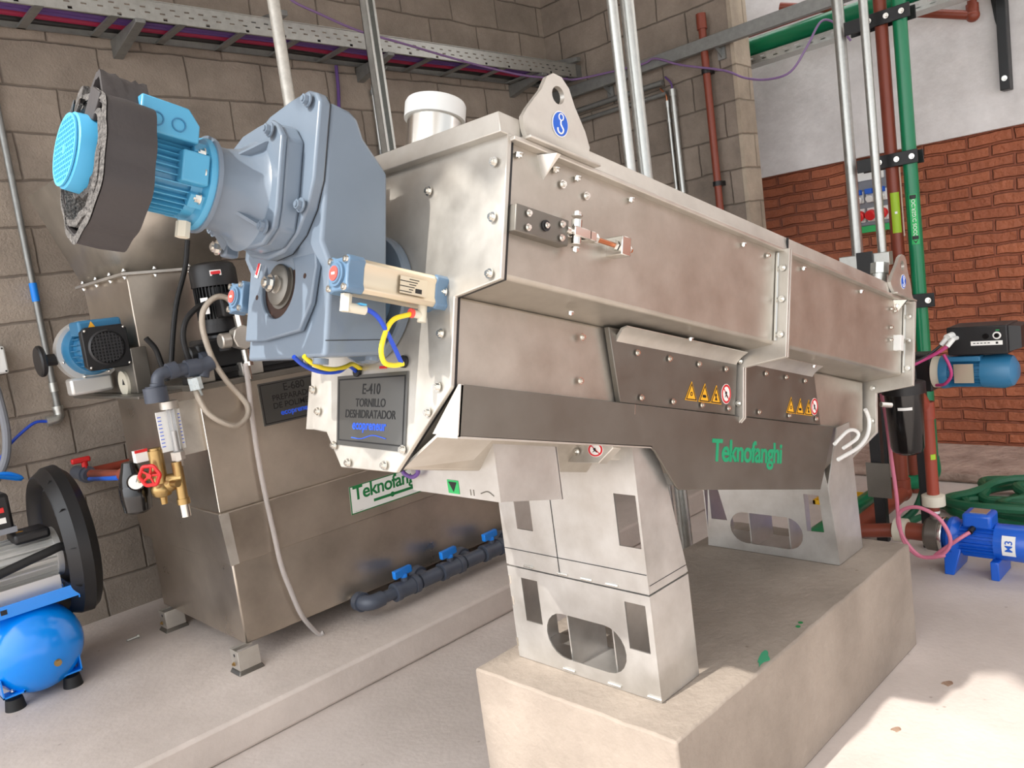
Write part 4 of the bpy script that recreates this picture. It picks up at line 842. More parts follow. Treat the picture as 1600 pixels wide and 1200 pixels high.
GA = MB().lathe([(0, .0), (0, .030), (.01, .046), (.05, .050), (.095, .050), (.10, .047)], (gc[0], gc[1], gc[2]-.075), (0, 0, 1), n=32).lathe([(0, .048), (.03, .044), (.06, .034), (.085, .026), (.085, 0)], (gc[0], gc[1], gc[2]+.02), (0, 0, 1), n=32).build('pressure_filter', BLACKG, PU, label='glossy black filter bowl with dial gauge')
gd = Vector((gc[0]-.005, gc[1]-.045, gc[2]+.040)); gx = Vector((-.35, -.93, .0)).normalized()
MB().lathe([(0, .028), (.016, .030), (.019, .028), (.016, .025), (.016, 0)], gd-gx*.006, gx, n=32).build('gauge_case', BLACKG, GA)
MB().lathe([(0, .0), (0, .0245), (.0006, .0245), (.0006, 0)], gd+gx*.0105, gx, n=32).build('gauge_dial', PAPER, GA, label='white gauge dial'); MB().tube([gd+gx*.0118, gd+gx*.0118+Vector((.006, -.002, .016))], .001, n=5, smooth=0).build('gauge_needle', INK, GA)
MB().cyl((gc[0]+.02, gc[1], gc[2]+.06), (LX-.02, 2.84, .89), .012).build('gauge_neck', BRASS, GA)
# E-680 plate and maker's sticker
nq = MB().prism([(1.385, 1.122), (1.640, 1.156), (1.640, 1.002), (1.378, .978)][::-1] if 0 else [(1.380, .975), (1.635, .975), (1.635, 1.135), (1.380, 1.135)], 'xz', 2.7965, 2.802).build('name_plate', PLATE, PU, label='dark etched name plate on the tank')
for s, sz, z in (('E-680', .040, 1.094), ('PREPARADOR', .031, 1.062), ('DE POLIMERO', .031, 1.032)):
    MB().text(s, sz, lambda a, b, t, z=z: (1.525+a, 2.7962+t, z+b), depth=.0006, bold=.0004).build('lettering', INK, nq)
MB().text('ecopreneur', .030, lambda a, b, t: (1.525+a, 2.7962+t, 1.004+b), depth=.0006, bold=.0006).build('lettering', BLUEINK, nq)
MB().plate([rect(1.386, 1.629, .981, 1.129)[::-1], rect(1.389, 1.626, .984, 1.126)], .0006, lambda a, b, t: (a, 2.7963+t, b)).build('plate_border', INK, nq)
def sband(o): return lambda a, b, t: (a, 2.803-.0986*(b-.503)-.0008-o+t, b)
stk = MB().plate([rect(1.687, 2.16, .541, .658)], .0008, sband(0)).build('maker_sticker', PAPER, PU, label='white sticker with green maker name')
MB().plate([rect(1.687, 2.16, .541, .658)[::-1], rect(1.692, 2.155, .545, .654)], .0006, sband(.0008)).build('sticker_border', GLOGO, stk)
f_ = sband(.0008)
MB().text('Teknofanghi', .080, lambda a, b, t: f_(1.703+a*.98, .598+b, t), depth=.0006, align='LEFT', bold=.0016, space=.95).build('lettering', GLOGO, stk)
MB().plate([rect(1.80, 2.15, .566, .578)], .0006, sband(.0008)).plate([circ(1.895, .572, .011, 16)], .0006, sband(.0016)).build('green_stripe', GLOGO, stk)
MB().text('IL SUB DI SPIAGGIA' if 0 else '. ... .. .......', .012, lambda a, b, t: f_(1.702+a, .549+b, t), depth=.0006, align='LEFT').build('small_print', INK, stk)
# drain manifold
dz, dy = .193, 2.715
DM = MB().cyl((1.648, 2.81, dz), (1.648, 2.77, dz), .022).tube([(1.648, 2.77, dz), (1.65, 2.735, dz), (1.672, dy, dz), (1.715, dy, dz)], .031, n=20).cyl((1.70, dy, dz), (2.66, dy, dz), .024, n=20)
DMP = DM.build('drain_pipe', PVC, PU, label='dark grey PVC drain manifold')
MB().cyl((1.648, 2.805, dz), (1.648, 2.778, dz), .0235, n=24).build('steel_nipple', STEEL, DMP)
MB().cyl((1.648, 2.785, dz), (1.648, 2.755, dz), .039, n=24).build('pipe_socket', PVC, DMP)
for x in (1.835, 2.085, 2.335):
    V_ = MB().cyl((x-.060, dy, dz), (x-.036, dy, dz), .039, n=28).cyl((x-.034, dy, dz), (x+.034, dy, dz), .035, n=24).cyl((x+.036, dy, dz), (x+.060, dy, dz), .039, n=28).cyl((x, dy, dz), (x, dy, dz+.048), .015).build('ball_valve', PVC, DMP)
    MB().hexa([(x-.062, dy-.032, dz+.060), (x+.055, dy+.012, dz+.050), (x+.055, dy+.036, dz+.050), (x-.062, dy-.008, dz+.060)], [(x-.062, dy-.032, dz+.094), (x+.055, dy+.012, dz+.080), (x+.055, dy+.036, dz+.080), (x-.062, dy-.008, dz+.094)]).cyl((x, dy, dz+.042), (x, dy, dz+.062), .015).build('valve_handle', HANDB, V_, bev=.004, label='blue valve handle')
    T_ = MB().cyl((x+.075, dy, dz), (x+.175, dy, dz), .031, n=24).cyl((x+.115, dy, dz), (x+.115, 2.80, dz+.012), .028).cyl((x+.115, 2.76, dz+.008), (x+.115, 2.79, dz+.012), .036, n=24).build('pipe_tee', PVC, DMP)
    MB().cyl((x+.115, 2.81, dz+.014), (x+.115, 2.79, dz+.012), .020).build('steel_nipple', BRASS, T_)
# clear drain tube hanging from the pump head
ct = [(1.338, 2.78, 1.22), (1.337, 2.78, 1.144), (1.329, 2.78, 1.002), (1.326, 2.78, 0.858), (1.329, 2.78, 0.723), (1.336, 2.78, 0.586), (1.344, 2.78, 0.445), (1.365, 2.78, 0.337), (1.392, 2.78, 0.231)]
thing(MB().tube(ct+[(1.455, 2.80, .129), (1.475, 2.79, .128)], .0095, n=12), 'clear_tube', CLEAR, 'clear plastic tube hanging down the tank front to the floor step', 'tube')
# supply line on the block wall with red valve
rv = [(1.029, 3.86, 0.807), (1.082, 3.86, 0.808), (1.226, 3.86, 0.84)]
rp = MB().tube([rv[0], (rv[1][0], 3.86, rv[1][2]), (1.14, 3.86, rv[0][2]+.0), (1.60, 3.86, rv[0][2])], .019, n=16, smooth=0)
RPT = empty('supply_pipe', (rv[0][0], 3.86, rv[0][2]), 'red-brown water pipe with a red-handled valve on the block wall beside the hopper tank', 'pipe')
rp.build('wall_run', REDP, RPT)
MB().tube([rv[0], (rv[0][0]+.01, 3.80, rv[0][2]), (gc[0]+.0, gc[1]+.05, gc[2]+.055)], .019, n=16, smooth=0).build('branch_run', BROWNP, RPT, label='red-brown branch toward the gauge')
MB().tube([(rv[0][0]-.012, 3.74, rv[0][2]-.012), (gc[0]-.012, gc[1]+.10, gc[2]+.044)], .009, n=8, smooth=0).build('blue_stripe', SIGNB, RPT, label='blue stripe along the branch')
MB().cyl((gc[0], gc[1]+.08, gc[2]+.055), (gc[0], gc[1]+.03, gc[2]+.055), .026, n=20).build('pipe_socket', BROWNP, RPT)
MB().cyl((rv[0][0], 3.95, rv[0][2]), (rv[0][0], 3.76, rv[0][2]), .030, n=20).cyl((rv[0][0], 3.80, rv[0][2]), (rv[0][0], 3.835, rv[0][2]), .037, n=20).build('valve_body', PVC, RPT, label='dark valve body')
MB().box(rv[0][0]-.05, rv[0][0]+.025, 3.80, 3.825, rv[0][2]+.055, rv[0][2]+.078).cyl((rv[0][0], 3.812, rv[0][2]+.025), (rv[0][0], 3.812, rv[0][2]+.06), .013).build('valve_handle', RED, RPT, bev=.005, label='red valve handle')

# ================================================================ air compressor
CX, CY, CZ = .623, 3.30, .293
AC = empty('air_compressor', (CX, CY+.12, .117), 'small blue tank air compressor with black belt guard by the block wall', 'compressor')
TK = MB().lathe([(0, .0), (.004, .045), (.018, .085), (.038, .118), (.065, .143), (.10, .158), (.14, .163), (.36, .163), (.42, .145), (.46, .09), (.475, 0)], (CX, CY-.075, CZ), (0, 1, 0), n=48).build('air_tank', TANKB, AC, label='glossy blue air tank')
MB().cyl((CX+.035, CY-.075, CZ-.045), (CX+.035, CY-.055, CZ-.045), .013, n=12).cyl((CX+.035, CY-.082, CZ-.045), (CX+.035, CY-.075, CZ-.045), .011, n=6).build('tank_plug', BRASS, TK)
for x in (CX-.105, CX+.085):
    for y in (CY-.02, CY+.27):
        B_ = MB().hexa([(x-.035, y, .17), (x+.035, y, .17), (x+.035, y+.05, .17), (x-.035, y+.05, .17)], [(x-.035, y, .176), (x+.035, y, .176), (x+.035, y+.05, .176), (x-.035, y+.05, .176)]).box(x-.035, x-.030, y, y+.05, .17, .24).box(x+.030, x+.035, y, y+.05, .17, .24).build('foot_bracket', TANKB, AC)
        MB().lathe([(0, .034), (.040, .028), (.040, 0)], (x, y+.025, .117), (0, 0, 1), n=24).build('rubber_foot', RUB, B_, label='black rubber foot'); bolt((x, y+.025, .176), (0, 0, 1), B_, .9)
# motor deck
dk = MB().plate([rect(-.20, .16, -.02, .30)], .005, lambda a, b, t: (CX+a, CY+b, .470+t)).box(CX-.20, CX+.16, CY-.022, CY-.018, .450, .495).box(CX+.156, CX+.16, CY-.02, CY+.3, .440, .475).build('motor_deck', TANKB, AC)
for k in range(3): MB().box(CX-.165+.035*k, CX-.145+.035*k, CY-.0235, CY-.0222, .465, .482).build('deck_slot', BLACK, dk)
MB().tube([(CX+.12, CY+.02, .44), (CX+.12, CY+.02, .50)], .006, n=8, smooth=0).build('deck_stud', BRIGHT, dk)
mz = .605
m3 = MB().cyl((CX-.12, CY+.12, mz), (CX+.145, CY+.12, mz), .072, n=32)
for k in range(22):
    a = PI*.75+2*PI*k/22; c, s = math.cos(a), math.sin(a)
    m3.hexa([(CX-.09, CY+.12+.07*c-.002*s, mz+.07*s+.002*c), (CX-.09, CY+.12+.07*c+.002*s, mz+.07*s-.002*c), (CX-.09, CY+.12+.090*c+.0015*s, mz+.090*s-.0015*c), (CX-.09, CY+.12+.090*c-.0015*s, mz+.090*s+.0015*c)],
            [(CX+.125, CY+.12+.07*c-.002*s, mz+.07*s+.002*c), (CX+.125, CY+.12+.07*c+.002*s, mz+.07*s-.002*c), (CX+.125, CY+.12+.090*c+.0015*s, mz+.090*s-.0015*c), (CX+.125, CY+.12+.090*c-.0015*s, mz+.090*s+.0015*c)])
m3.lathe([(0, .094), (.02, .094), (.022, .07)], (CX+.125, CY+.12, mz), (1, 0, 0), n=36).box(CX-.085, CX+.12, CY+.03, CY+.21, .475, .535)
CM = m3.build('compressor_motor', ALUC, AC, label='cast aluminium motor with cooling ribs')
MB().lathe([(0, .092), (.06, .095), (.10, .085), (.11, .05), (.11, 0)], (CX-.10, CY+.12, mz), (-1, 0, 0), n=36).build('fan_cover', BLACK, CM)
MB().box(CX-.0, CX+.12, CY+.03, CY+.15, mz+.075, mz+.115).build('terminal_cover', BLACK, CM, bev=.012, seg=3)
MB().plate([[(-.012, -.008), (.012, -.008), (0, .010)]], .0012, lambda a, b, t: (CX+.03+a, CY+.08+b, mz+.1155+t)).build('warning_sign', YEL, CM)
MB().tube([(CX+.17, CY+.04, .44), (CX+.175, CY+.0, .55), (CX+.15, CY-.0, .635), (CX+.08, CY-.01, .635), (CX-.08, CY-.01, .605), (CX-.20, CY-.01, .58), (CX-.22, CY-.01, .40)], .016, n=12).build('rubber_hose', RUB, AC, label='black rubber hose in front of the motor')
# pressure switch
ps = MB().box(CX-.12, CX+.015, CY+.05, CY+.17, mz+.13, mz+.27).build('pressure_switch', BLACK, AC, bev=.012)
MB().box(CX-.055, CX-.01, CY+.040, CY+.052, mz+.205, mz+.222).build('red_button', RED, ps, label='red stop button'); MB().box(CX-.045, CX-.008, CY+.046, CY+.052, mz+.165, mz+.185).build('switch_label', PAPER, ps)
MB().box(CX-.12, CX+.02, CY+.045, CY+.17, mz+.125, mz+.145).build('switch_base', GPVC, ps)
# black belt guard: dished disc standing across the shaft
bgd = MB(); rings = []
for t, r in ((.03, .04), (.03, .225), (.0, .245), (-.012, .268), (-.008, .274), (.022, .294), (.026, .299), (.066, .303), (.070, .297), (.098, .272), (.103, .262), (.103, .05)):
    rr = []
    for k in range(48):
        a = 2*PI*k/48; y = CY+.20+r*.92*math.cos(a); z = .61+r*1.02*math.sin(a)
        rr.append((CX+.148+t, y, max(z, .355+.08*(1-r/.3))))
    rings.append(rr)
BG = bgd.loop(rings).build('belt_guard', BLACK, AC, label='large black plastic belt guard')
for a in (35, 65, 5, -25):
    c, s = math.cos(math.radians(180-a)), math.sin(math.radians(180-a))
    MB().hexa([(CX+.138, CY+.20+.25*c*.92-.012, .61+.25*s*1.02), (CX+.138, CY+.20+.25*c*.92+.012, .61+.25*s*1.02), (CX+.158, CY+.20+.29*c*.92+.008, .61+.29*s*1.02), (CX+.158, CY+.20+.29*c*.92-.008, .61+.29*s*1.02)],
              [(CX+.146, CY+.20+.25*c*.92-.012, .61+.25*s*1.02), (CX+.146, CY+.20+.25*c*.92+.012, .61+.25*s*1.02), (CX+.166, CY+.20+.29*c*.92+.008, .61+.29*s*1.02), (CX+.166, CY+.20+.29*c*.92-.008, .61+.29*s*1.02)]).build('guard_rib', BLACKM, BG)
# air hose from compressor and its wall pipe
thing(MB().tube([(0.645, 3.75, 0.894), (0.701, 3.75, 0.897), (0.74, 3.75, 0.887), (0.768, 3.75, 0.861)]+[(CX+.02, 3.70, .90), (CX+.02, 3.60, .80), (CX+.02, 3.5, .76)], .009), 'air_hose', HANDB, 'thick blue air hose rising behind the black belt guard', 'hose')
wc = empty('wall_conduit', (.99, 3.93, 1.07), 'thin galvanised conduit with blue tape on the left block wall', 'conduit')
c1 = [(1.005, 3.935, 2.629), (1.005, 3.935, 2.367), (1.004, 3.935, 1.965), (0.997, 3.935, 1.622), (0.989, 3.935, 1.329), (0.979, 3.935, 1.075)]
cx_ = 1.0
MB().cyl((cx_, 3.935, 3.4), (cx_, 3.935, 1.085), .0135, n=16).build('pipe', ZINCD, wc)
MB().cyl((cx_, 3.935, c1[3][2]+.035), (cx_, 3.935, c1[3][2]-.045), .0155, n=16).build('blue_tape', HANDB, wc, label='blue tape sleeve')
MB().cyl((cx_, 3.935, 1.22), (cx_, 3.935, 1.18), .0175, n=16).build('coupling', ZINC, wc)
MB().tube([(cx_, 3.935, 1.10), (cx_, 3.935, 1.075), (cx_-.012, 3.93, 1.06), (cx_-.045, 3.93, 1.057)], .020, n=14).cyl((cx_-.04, 3.93, 1.057), (cx_-.055, 3.93, 1.056), .023, n=14).cyl((cx_, 3.935, 1.115), (cx_, 3.935, 1.10), .023, n=14).build('elbow', ZINC, wc)
thing(MB().tube([(cx_-.05, 3.93, 1.057)]+[(0.902, 3.93, 1.062), (0.847, 3.93, 1.032), (0.791, 3.93, 0.989), (0.752, 3.93, 0.943), (0.697, 3.93, 0.86)], .0065), 'air_tube', BLUH, 'thin blue air tube curving from the conduit elbow at left', 'tube')
g0 = [(0.777, 3.9, 1.144)][0]
thing(MB().tube([(g0[0]-.01, 3.90, 1.33), (g0[0]+.004, 3.90, 1.2), (g0[0]+.006, 3.90, 1.05), (g0[0]-.02, 3.90, .93), (g0[0]-.08, 3.90, .84)], .017), 'grey_conduit', GPVC, 'grey flexible conduit at the left edge below the junction box', 'conduit')
j = [(0.825, 3.9, 1.345)][0]
jb = empty('junction_box', (j[0]-.03, 3.955, j[2]-.06), 'small cream junction box on the wall at the left edge', 'box')
MB().box(j[0]-.10, j[0]+.012, 3.89, 3.96, j[2]-.055, j[2]+.060).build('box_body', WHITE, jb, bev=.008)
for z in (-.045, .05): MB().sph((j[0]+.001, 3.889, j[2]+z), .004, n=8, m=6).build('box_screw', INK, jb)
# loose bolt on the slab
lb = [(0.982, 3.54, 0.124), (1.023, 3.54, 0.124)]
L_ = MB().cyl(lb[0], lb[1], .005, n=10).cyl(lb[1], tuple(Vector(lb[1])+(Vector(lb[1])-Vector(lb[0])).normalized()*.008), .009, n=6)
thing(L_, 'loose_bolt', ZINC, 'loose grey bolt lying on the concrete step near the compressor', 'bolt')

# ================================================================ cable tray on the block wall
CT = empty('cable_tray', (2.9, 3.80, 2.741), 'perforated galvanised cable tray fixed along the top of the left block wall', 'cable tray')
TX0, TX1, TZ, TY0, TY1 = .2, 4.50, 2.741, 3.657, 3.945
holes = []
x = TX0+.04; i = 0
while x < TX1-.05:
    for k, z in enumerate((TZ+.052, TZ+.030)):
        xx = x+(.018 if k else 0); holes.append(rect(xx, xx+.024, z, z+.007))
    if i % 3 == 0: holes.append(rect(x+.03, x+.048, TZ+.004, TZ+.016))
    x += .066; i += 1
MB().plate([rect(TX0, TX1, TZ, TZ+.085)]+holes, .002, xz(TY0)).box(TX0, TX1, TY0-.008, TY0, TZ+.083, TZ+.086).box(TX0, TX1, TY0, TY0+.012, TZ-.001, TZ+.001).build('side_rail', ZINC, CT)
MB().plate([rect(TX0, TX1, TZ, TZ+.085)], .002, xz(TY1)).box(TX0, TX1, TY1-.014, TY1, TZ-.002, TZ).build('side_rail', ZINCD, CT)
n = 0; x = .25
while x < TX1: MB().box(x, x+.035, TY0, TY1, TZ-.002, TZ+.008).build('rung', ZINCD, CT); x += .295
for x in (1.545, 2.90, 4.15):
    MB().hexa([(x-.022, TY0-.02, TZ-.004), (x+.022, TY0-.02, TZ-.004), (x+.022, 3.96, TZ-.004), (x-.022, 3.96, TZ-.004)], [(x-.022, TY0-.02, TZ-.022), (x+.022, TY0-.02, TZ-.022), (x+.022, 3.96, TZ-.085), (x-.022, 3.96, TZ-.085)]).build('wall_bracket', ZINCD, CT, bev=.002)
for x in (2.24, 4.47): MB().hexa([(x-.02, TY0-.06, TZ+.088), (x+.02, TY0-.06, TZ+.088), (x+.02, 3.96, TZ+.088), (x-.02, 3.96, TZ+.088)], [(x-.02, TY0-.06, TZ+.115), (x+.02, TY0-.06, TZ+.115), (x+.02, 3.96, TZ+.165), (x-.02, 3.96, TZ+.165)]).build('top_bracket', ZINCD, CT, bev=.002)
MB().box(4.502, 4.56, TY0, TY1, TZ-.002, TZ+.085).build('tray_end', ZINCD, CT)
cabs = [('crimson_cable', CRIM, 3.83, .012, 'crimson cable lying in the wall cable tray'), ('purple_cable', PURP, 3.74, .010, 'purple cable nearest the front rail of the wall tray'), ('purple_cable', PURP, 3.775, .009, 'purple cable second from the front in the wall tray'),
        ('black_cable', BLACK, 3.89, .012, 'black cable along the back of the wall tray'), ('black_cable', BLACK, 3.70, .010, 'black cable tucked behind the front rail of the wall tray')]
for nm, mt, y, r, lb_ in cabs:
    pts = [(TX0+k*.43, y+.012*math.sin(k*1.7+y*9), TZ+.010+r) for k in range(11)]
    thing(MB().tube(pts, r, n=8, smooth=3), nm, mt, lb_, 'cable', 'cables in the wall tray')
thing(MB().tube([(2.229, 3.56, 2.962), (2.268, 3.56, 2.894), (2.422, 3.56, 2.848), (2.643, 3.56, 2.794), (2.93, 3.56, 2.761), (3.246, 3.56, 2.722), (3.544, 3.56, 2.692), (3.873, 3.56, 2.671), (4.24, 3.56, 2.682), (4.406, 3.56, 2.696)]+[(4.455, 3.10, 2.66), (4.455, 2.98, 2.665), (4.455, 2.80, 2.575)]+[(4.455, 2.517, 2.463), (4.455, 2.38, 2.382), (4.455, 2.245, 2.338), (4.455, 2.11, 2.342)]+[(4.60, 2.07, 2.48), (4.72, 2.03, 2.62), (4.80, 1.98, 2.60), (4.86, 1.93, 2.50)], .0065, n=8), 'violet_cable', PURPL, 'long violet cable looping from the wall tray across to the green pipe', 'cable')
thing(MB().tube([(2.728, 3.93, 2.73), (2.725, 3.94, 2.6), (2.70, 3.94, 2.40), (2.69, 3.94, 2.1)], .010, n=8), 'purple_drop_cable', PURP, 'purple cable dropping down the block wall from the tray', 'cable')
tcd = empty('thin_conduit', (2.96, 3.94, 1.9), 'thin galvanised conduit with curved top on the block wall behind the spout', 'conduit')
MB().cyl((2.962, 3.94, 2.60), (2.955, 3.94, 1.60), .012, n=12).build('pipe', ZINC, tcd); MB().tube([(2.962, 3.94, 2.60), (2.965, 3.935, 2.65), (3.02, 3.92, 2.70), (3.06, 3.90, 2.745)], .006, n=8).build('bare_cable', ZINC, tcd); MB().cyl((2.962, 3.94, 2.615), (2.962, 3.94, 2.585), .016, n=12).build('coupling', ZINCD, tcd); MB().cyl((2.96, 3.94, 2.27), (2.96, 3.94, 2.23), .015, n=12).build('coupling', ZINCD, tcd)

# ---- poles coming down from the roof
thing(MB().cyl((1.797, 2.95, 3.52), (1.797, 2.95, 1.176), .0245, n=20), 'roof_pole', mat('whitened_steel', (208, 206, 198), .5, .5, vary=.15, vscale=30), 'pale round steel pole dropping from the roof behind the gearbox', 'pole')
sq = MB()
for (x0, x1, y0, y1) in ((2.258, 2.308, 2.925, 2.929), (2.258, 2.262, 2.885, 2.929), (2.304, 2.308, 2.885, 2.929), (2.258, 2.270, 2.883, 2.887), (2.296, 2.308, 2.883, 2.887)): sq.box(x0, x1, y0+.075, y1+.075, 1.176, 3.52)
thing(sq, 'strut_channel', ZINC, 'galvanised strut channel standing between the gearbox and the spout', 'channel')
for x, r, lb_ in ((2.53, .0195, 'thinner galvanised pipe, left of the pair behind the press'), (2.622, .026, 'thicker galvanised pipe, right of the pair behind the press')):
    thing(MB().cyl((x, 1.85, 3.52), (x, 1.85, 0), r, n=20), 'galvanised_pipe', ZINC, lb_, 'pipe', 'pipes dropping behind the press')

# ---- things on the back block wall
hs = empty('strut_rail', (4.52, 2.9, 2.62), 'long grey strut rail running level across the back block wall', 'rail')
MB().box(4.475, 4.515, 1.70, 3.95, 2.615, 2.690).build('rail_channel', ZINCD, hs, bev=.003)
for y in (2.57, 3.42):
    MB().hexa([(4.47, y-.003, 2.615), (4.56, y-.003, 2.615), (4.56, y-.003, 2.55)], [(4.47, y+.003, 2.615), (4.56, y+.003, 2.615), (4.56, y+.003, 2.55)]).box(4.545, 4.56, y-.025, y+.025, 2.55, 2.62).build('rail_bracket', ZINCD, hs)
for z, y1, r, lb_ in ((2.527, 2.99, .018, 'upper of two level conduits on the back block wall'), (2.455, 2.97, .015, 'lower of two level conduits on the back block wall')):
    thing(MB().cyl((4.53, y1, z), (4.53, 3.95, z), r, n=14), 'level_conduit', ZINCD, lb_, 'conduit', 'level conduits on the back wall')
for y, r, z, lb_ in ((2.968, .012, 2.395, 'thin upright conduit of the pair on the back block wall'), (2.922, .019, 2.455, 'thick upright conduit of the pair on the back block wall')):
    t = empty('upright_conduit', (4.525, y, 0), lb_, 'conduit', 'upright conduits on the back wall')
    MB().cyl((4.525, y, z), (4.525, y, .117 if y > 2.5 else 0), r, n=14).build('pipe', ZINC, t); MB().cyl((4.525, y, z+.012), (4.525, y, z-.03), r+.004, n=14).build('bushing', ZINC, t); MB().cyl((4.525, y, z-.10), (4.525, y, z-.125), r+.003, n=14).build('saddle', ZINC, t)
    MB().tube([(4.525, y, z), (4.525, y+.004, z+.05), (4.525, y+.03, z+.085), (4.53, y+.045, z+.10)], .006, n=8).build('wire', COPPER if r < .015 else PURP, t)
bp_ = empty('brown_downpipe', (4.50, 2.655, 0), 'red-brown pipe running down the back block wall near its end', 'pipe')
MB().cyl((4.50, 2.655, 2.83), (4.50, 2.655, .0), .0225, n=20).build('pipe', BROWNP, bp_); MB().cyl((4.50, 2.655, 2.835), (4.50, 2.655, 2.745), .030, n=20).build('socket', BROWNP, bp_)
for z in (2.50, 1.83): MB().box(4.495, 4.555, 2.632, 2.678, z-.014, z+.014).cyl((4.50, 2.655, z-.014), (4.50, 2.655, z+.014), .029, n=20).build('clamp', BLACK, bp_)

# ---- services between the block wall and the brick building
gt = empty('green_main', (4.93, 2.2, 2.66), 'thick green pipe running level above the gap to the brick building', 'pipe')
MB().cyl((4.93, 4.1, 2.66), (4.93, .9, 2.66), .055, n=28).build('pipe', GREENP, gt)
pt = MB(); hl = []
y = .95
while y < 4.0: hl += [rect(y, y+.028, .012, .019), rect(y+.012, y+.040, .030, .037)]; y += .075
pt.plate([rect(.9, 4.1, 0, .05)]+hl, .002, lambda a, b, t: (4.865+t, a, 2.545+b)).plate([rect(.9, 4.1, 0, .12)], .002, lambda a, b, t: (4.865+b, a, 2.545+t)).plate([rect(.9, 4.1, 0, .05)], .002, lambda a, b, t: (4.985+t, a, 2.545+b))
thing(pt, 'perforated_tray', ZINC, 'perforated galvanised tray under the thick green level pipe', 'cable tray')
thing(MB().cyl((5.12, 4.0, 2.80), (5.12, 2.1, 2.80), .022, n=16), 'orange_pipe', REDP, 'thin orange-red pipe peeping above the thick green level pipe', 'pipe')
tp = empty('red_brown_pipe', (5.2, 1.7, 2.60), 'red-brown pipe with an elbow high on the white plaster wall', 'pipe')
pe = [(5.18, 1.676, 2.713), (5.18, 1.547, 2.613), (5.18, 1.391, 2.507)]
MB().cyl((4.9, 2.35, pe[0][2]+.12), pe[2], .024, n=18).build('pipe', BROWNP, tp); MB().cyl(pe[2], (pe[2][0], pe[2][1], pe[2][2]+.6), .024, n=18).build('pipe', BROWNP, tp)
MB().sph(pe[2], .036, n=16, m=10).cyl(pe[2], (pe[2][0], pe[2][1], pe[2][2]+.06), .032).build('elbow', BROWNP, tp)
# upright pipes in front of the plaster
GX = 4.40
for y, r, z0, lb_ in ((1.800, .029, 1.20, 'wide galvanised pipe, leftmost of the upright group by the white wall'), (1.615, .0215, 1.0, 'narrow galvanised pipe, second from left in the upright group')):
    thing(MB().cyl((GX if r > .025 else 4.25, y, 3.52), (GX if r > .025 else 4.25, y, z0), r, n=20), 'galvanised_pipe', ZINC, lb_, 'pipe', 'upright pipes by the white wall')
bq = empty('brown_pipe', (GX, 1.592, 0), 'upright red-brown pipe with lime sticker in the group by the white wall', 'pipe')
MB().cyl((GX, 1.592, 3.52), (GX, 1.592, 0), .031, n=22).build('pipe', BROWNP, bq)
def wrap(x, y, r, a0, z0): return lambda a, b, t: (x+(r+t)*math.cos(a0+a/r), y+(r+t)*math.sin(a0+a/r), z0+b)
def strip(w, h, n=10): return [(-w/2+w*k/n, -h/2) for k in range(n+1)]+[(w/2-w*k/n, h/2) for k in range(n+1)]
AF = math.atan2(-1.55, -4.4)+.12
MB().grid(wrap(GX, 1.592, .0318, AF, 1.485), .044, .205).build('lime_sticker', LIME, bq, label='lime green pipe label'); MB().grid(wrap(GX, 1.592, .0332, AF, 1.485), .012, .012).build('label_mark', PAPER, bq)
gv = empty('green_riser', (GX, 1.503, 0), 'upright green pipe with a light green flow label, rightmost of the group', 'pipe')
MB().cyl((GX, 1.503, 3.52), (GX, 1.503, .10), .034, n=24).tube([(GX, 1.503, .2), (GX, 1.503, .11), (GX-.02, 1.56, .065), (GX-.05, 1.64, .06), (GX-.12, 1.69, .06)], .038, n=16).cyl((GX-.12, 1.69, .06), (3.2, 1.69, .06), .036, n=20).build('pipe', GREENP, gv)
lab = MB().grid(wrap(GX, 1.503, .0350, AF-.12, 1.438), .036, .250).build('flow_label', GREENS, gv, label='light green flow label with down arrow')
W_ = wrap(GX, 1.503, .0362, AF-.12, 1.438)
MB().text('LODOS DIGERIDOS', .0245, lambda a, b, t: W_(-b+.009, a+.005, t), depth=.0006).build('lettering', PAPER, lab)
MB().grid(W_, .030, .020, 0, .112).build('dark_band', INK, lab); MB().grid(W_, .030, .018, 0, -.092).build('dark_band', INK, lab); MB().plate([[(-.012, -.104), (.012, -.104), (0, -.121)]], .002, W_).build('flow_arrow', INK, lab)
for z, y0, y1, lb_ in ((2.445, 1.44, 1.76, 'upper black clamp bar holding the red-brown and green uprights'), (1.748, 1.45, 1.75, 'lower black clamp bar holding the red-brown and green uprights')):
    k = empty('clamp_bar', (GX, (y0+y1)/2, z-.03), lb_, 'clamp', 'clamp bars on the uprights')
    MB().box(GX-.046, GX-.036, y0, y1, z-.033, z+.033).build('bar', BLACKM, k, bev=.002); MB().box(GX+.036, GX+.044, y0, y1, z-.033, z+.033).build('bar', BLACKM, k, bev=.002)
    for yy in (1.475, 1.548, 1.632): bolt((GX-.046, yy, z), (-1, 0, 0), k, 1.3)
kb = empty('clamp_bar', (GX, 1.46, .95), 'short black clamp with one bolt on the green upright by the far lifting lug', 'clamp', 'clamp bars on the uprights')
zc = [(4.36, 1.491, 1.026)][0][2]
MB().box(GX-.046, GX-.036, 1.42, 1.60, zc-.035, zc+.035).build('bar', BLACKM, kb, bev=.002); bolt((GX-.046, 1.446, zc), (-1, 0, 0), kb, 1.4)
sr = [(4.2, 1.805, 1.263), (4.2, 1.554, 1.266)]
sb_ = empty('strut_bracket', (4.2, 1.67, 0), 'short galvanised strut on a black post carrying the two galvanised uprights', 'bracket')
MB().box(4.17, 4.222, sr[1][1], sr[0][1], sr[0][2]-.033, sr[0][2]+.033).build('strut', ZINC, sb_, bev=.003); MB().box(4.155, 4.168, 1.63, 1.71, .0, sr[0][2]+.045).build('post', BLACKM, sb_, bev=.002)
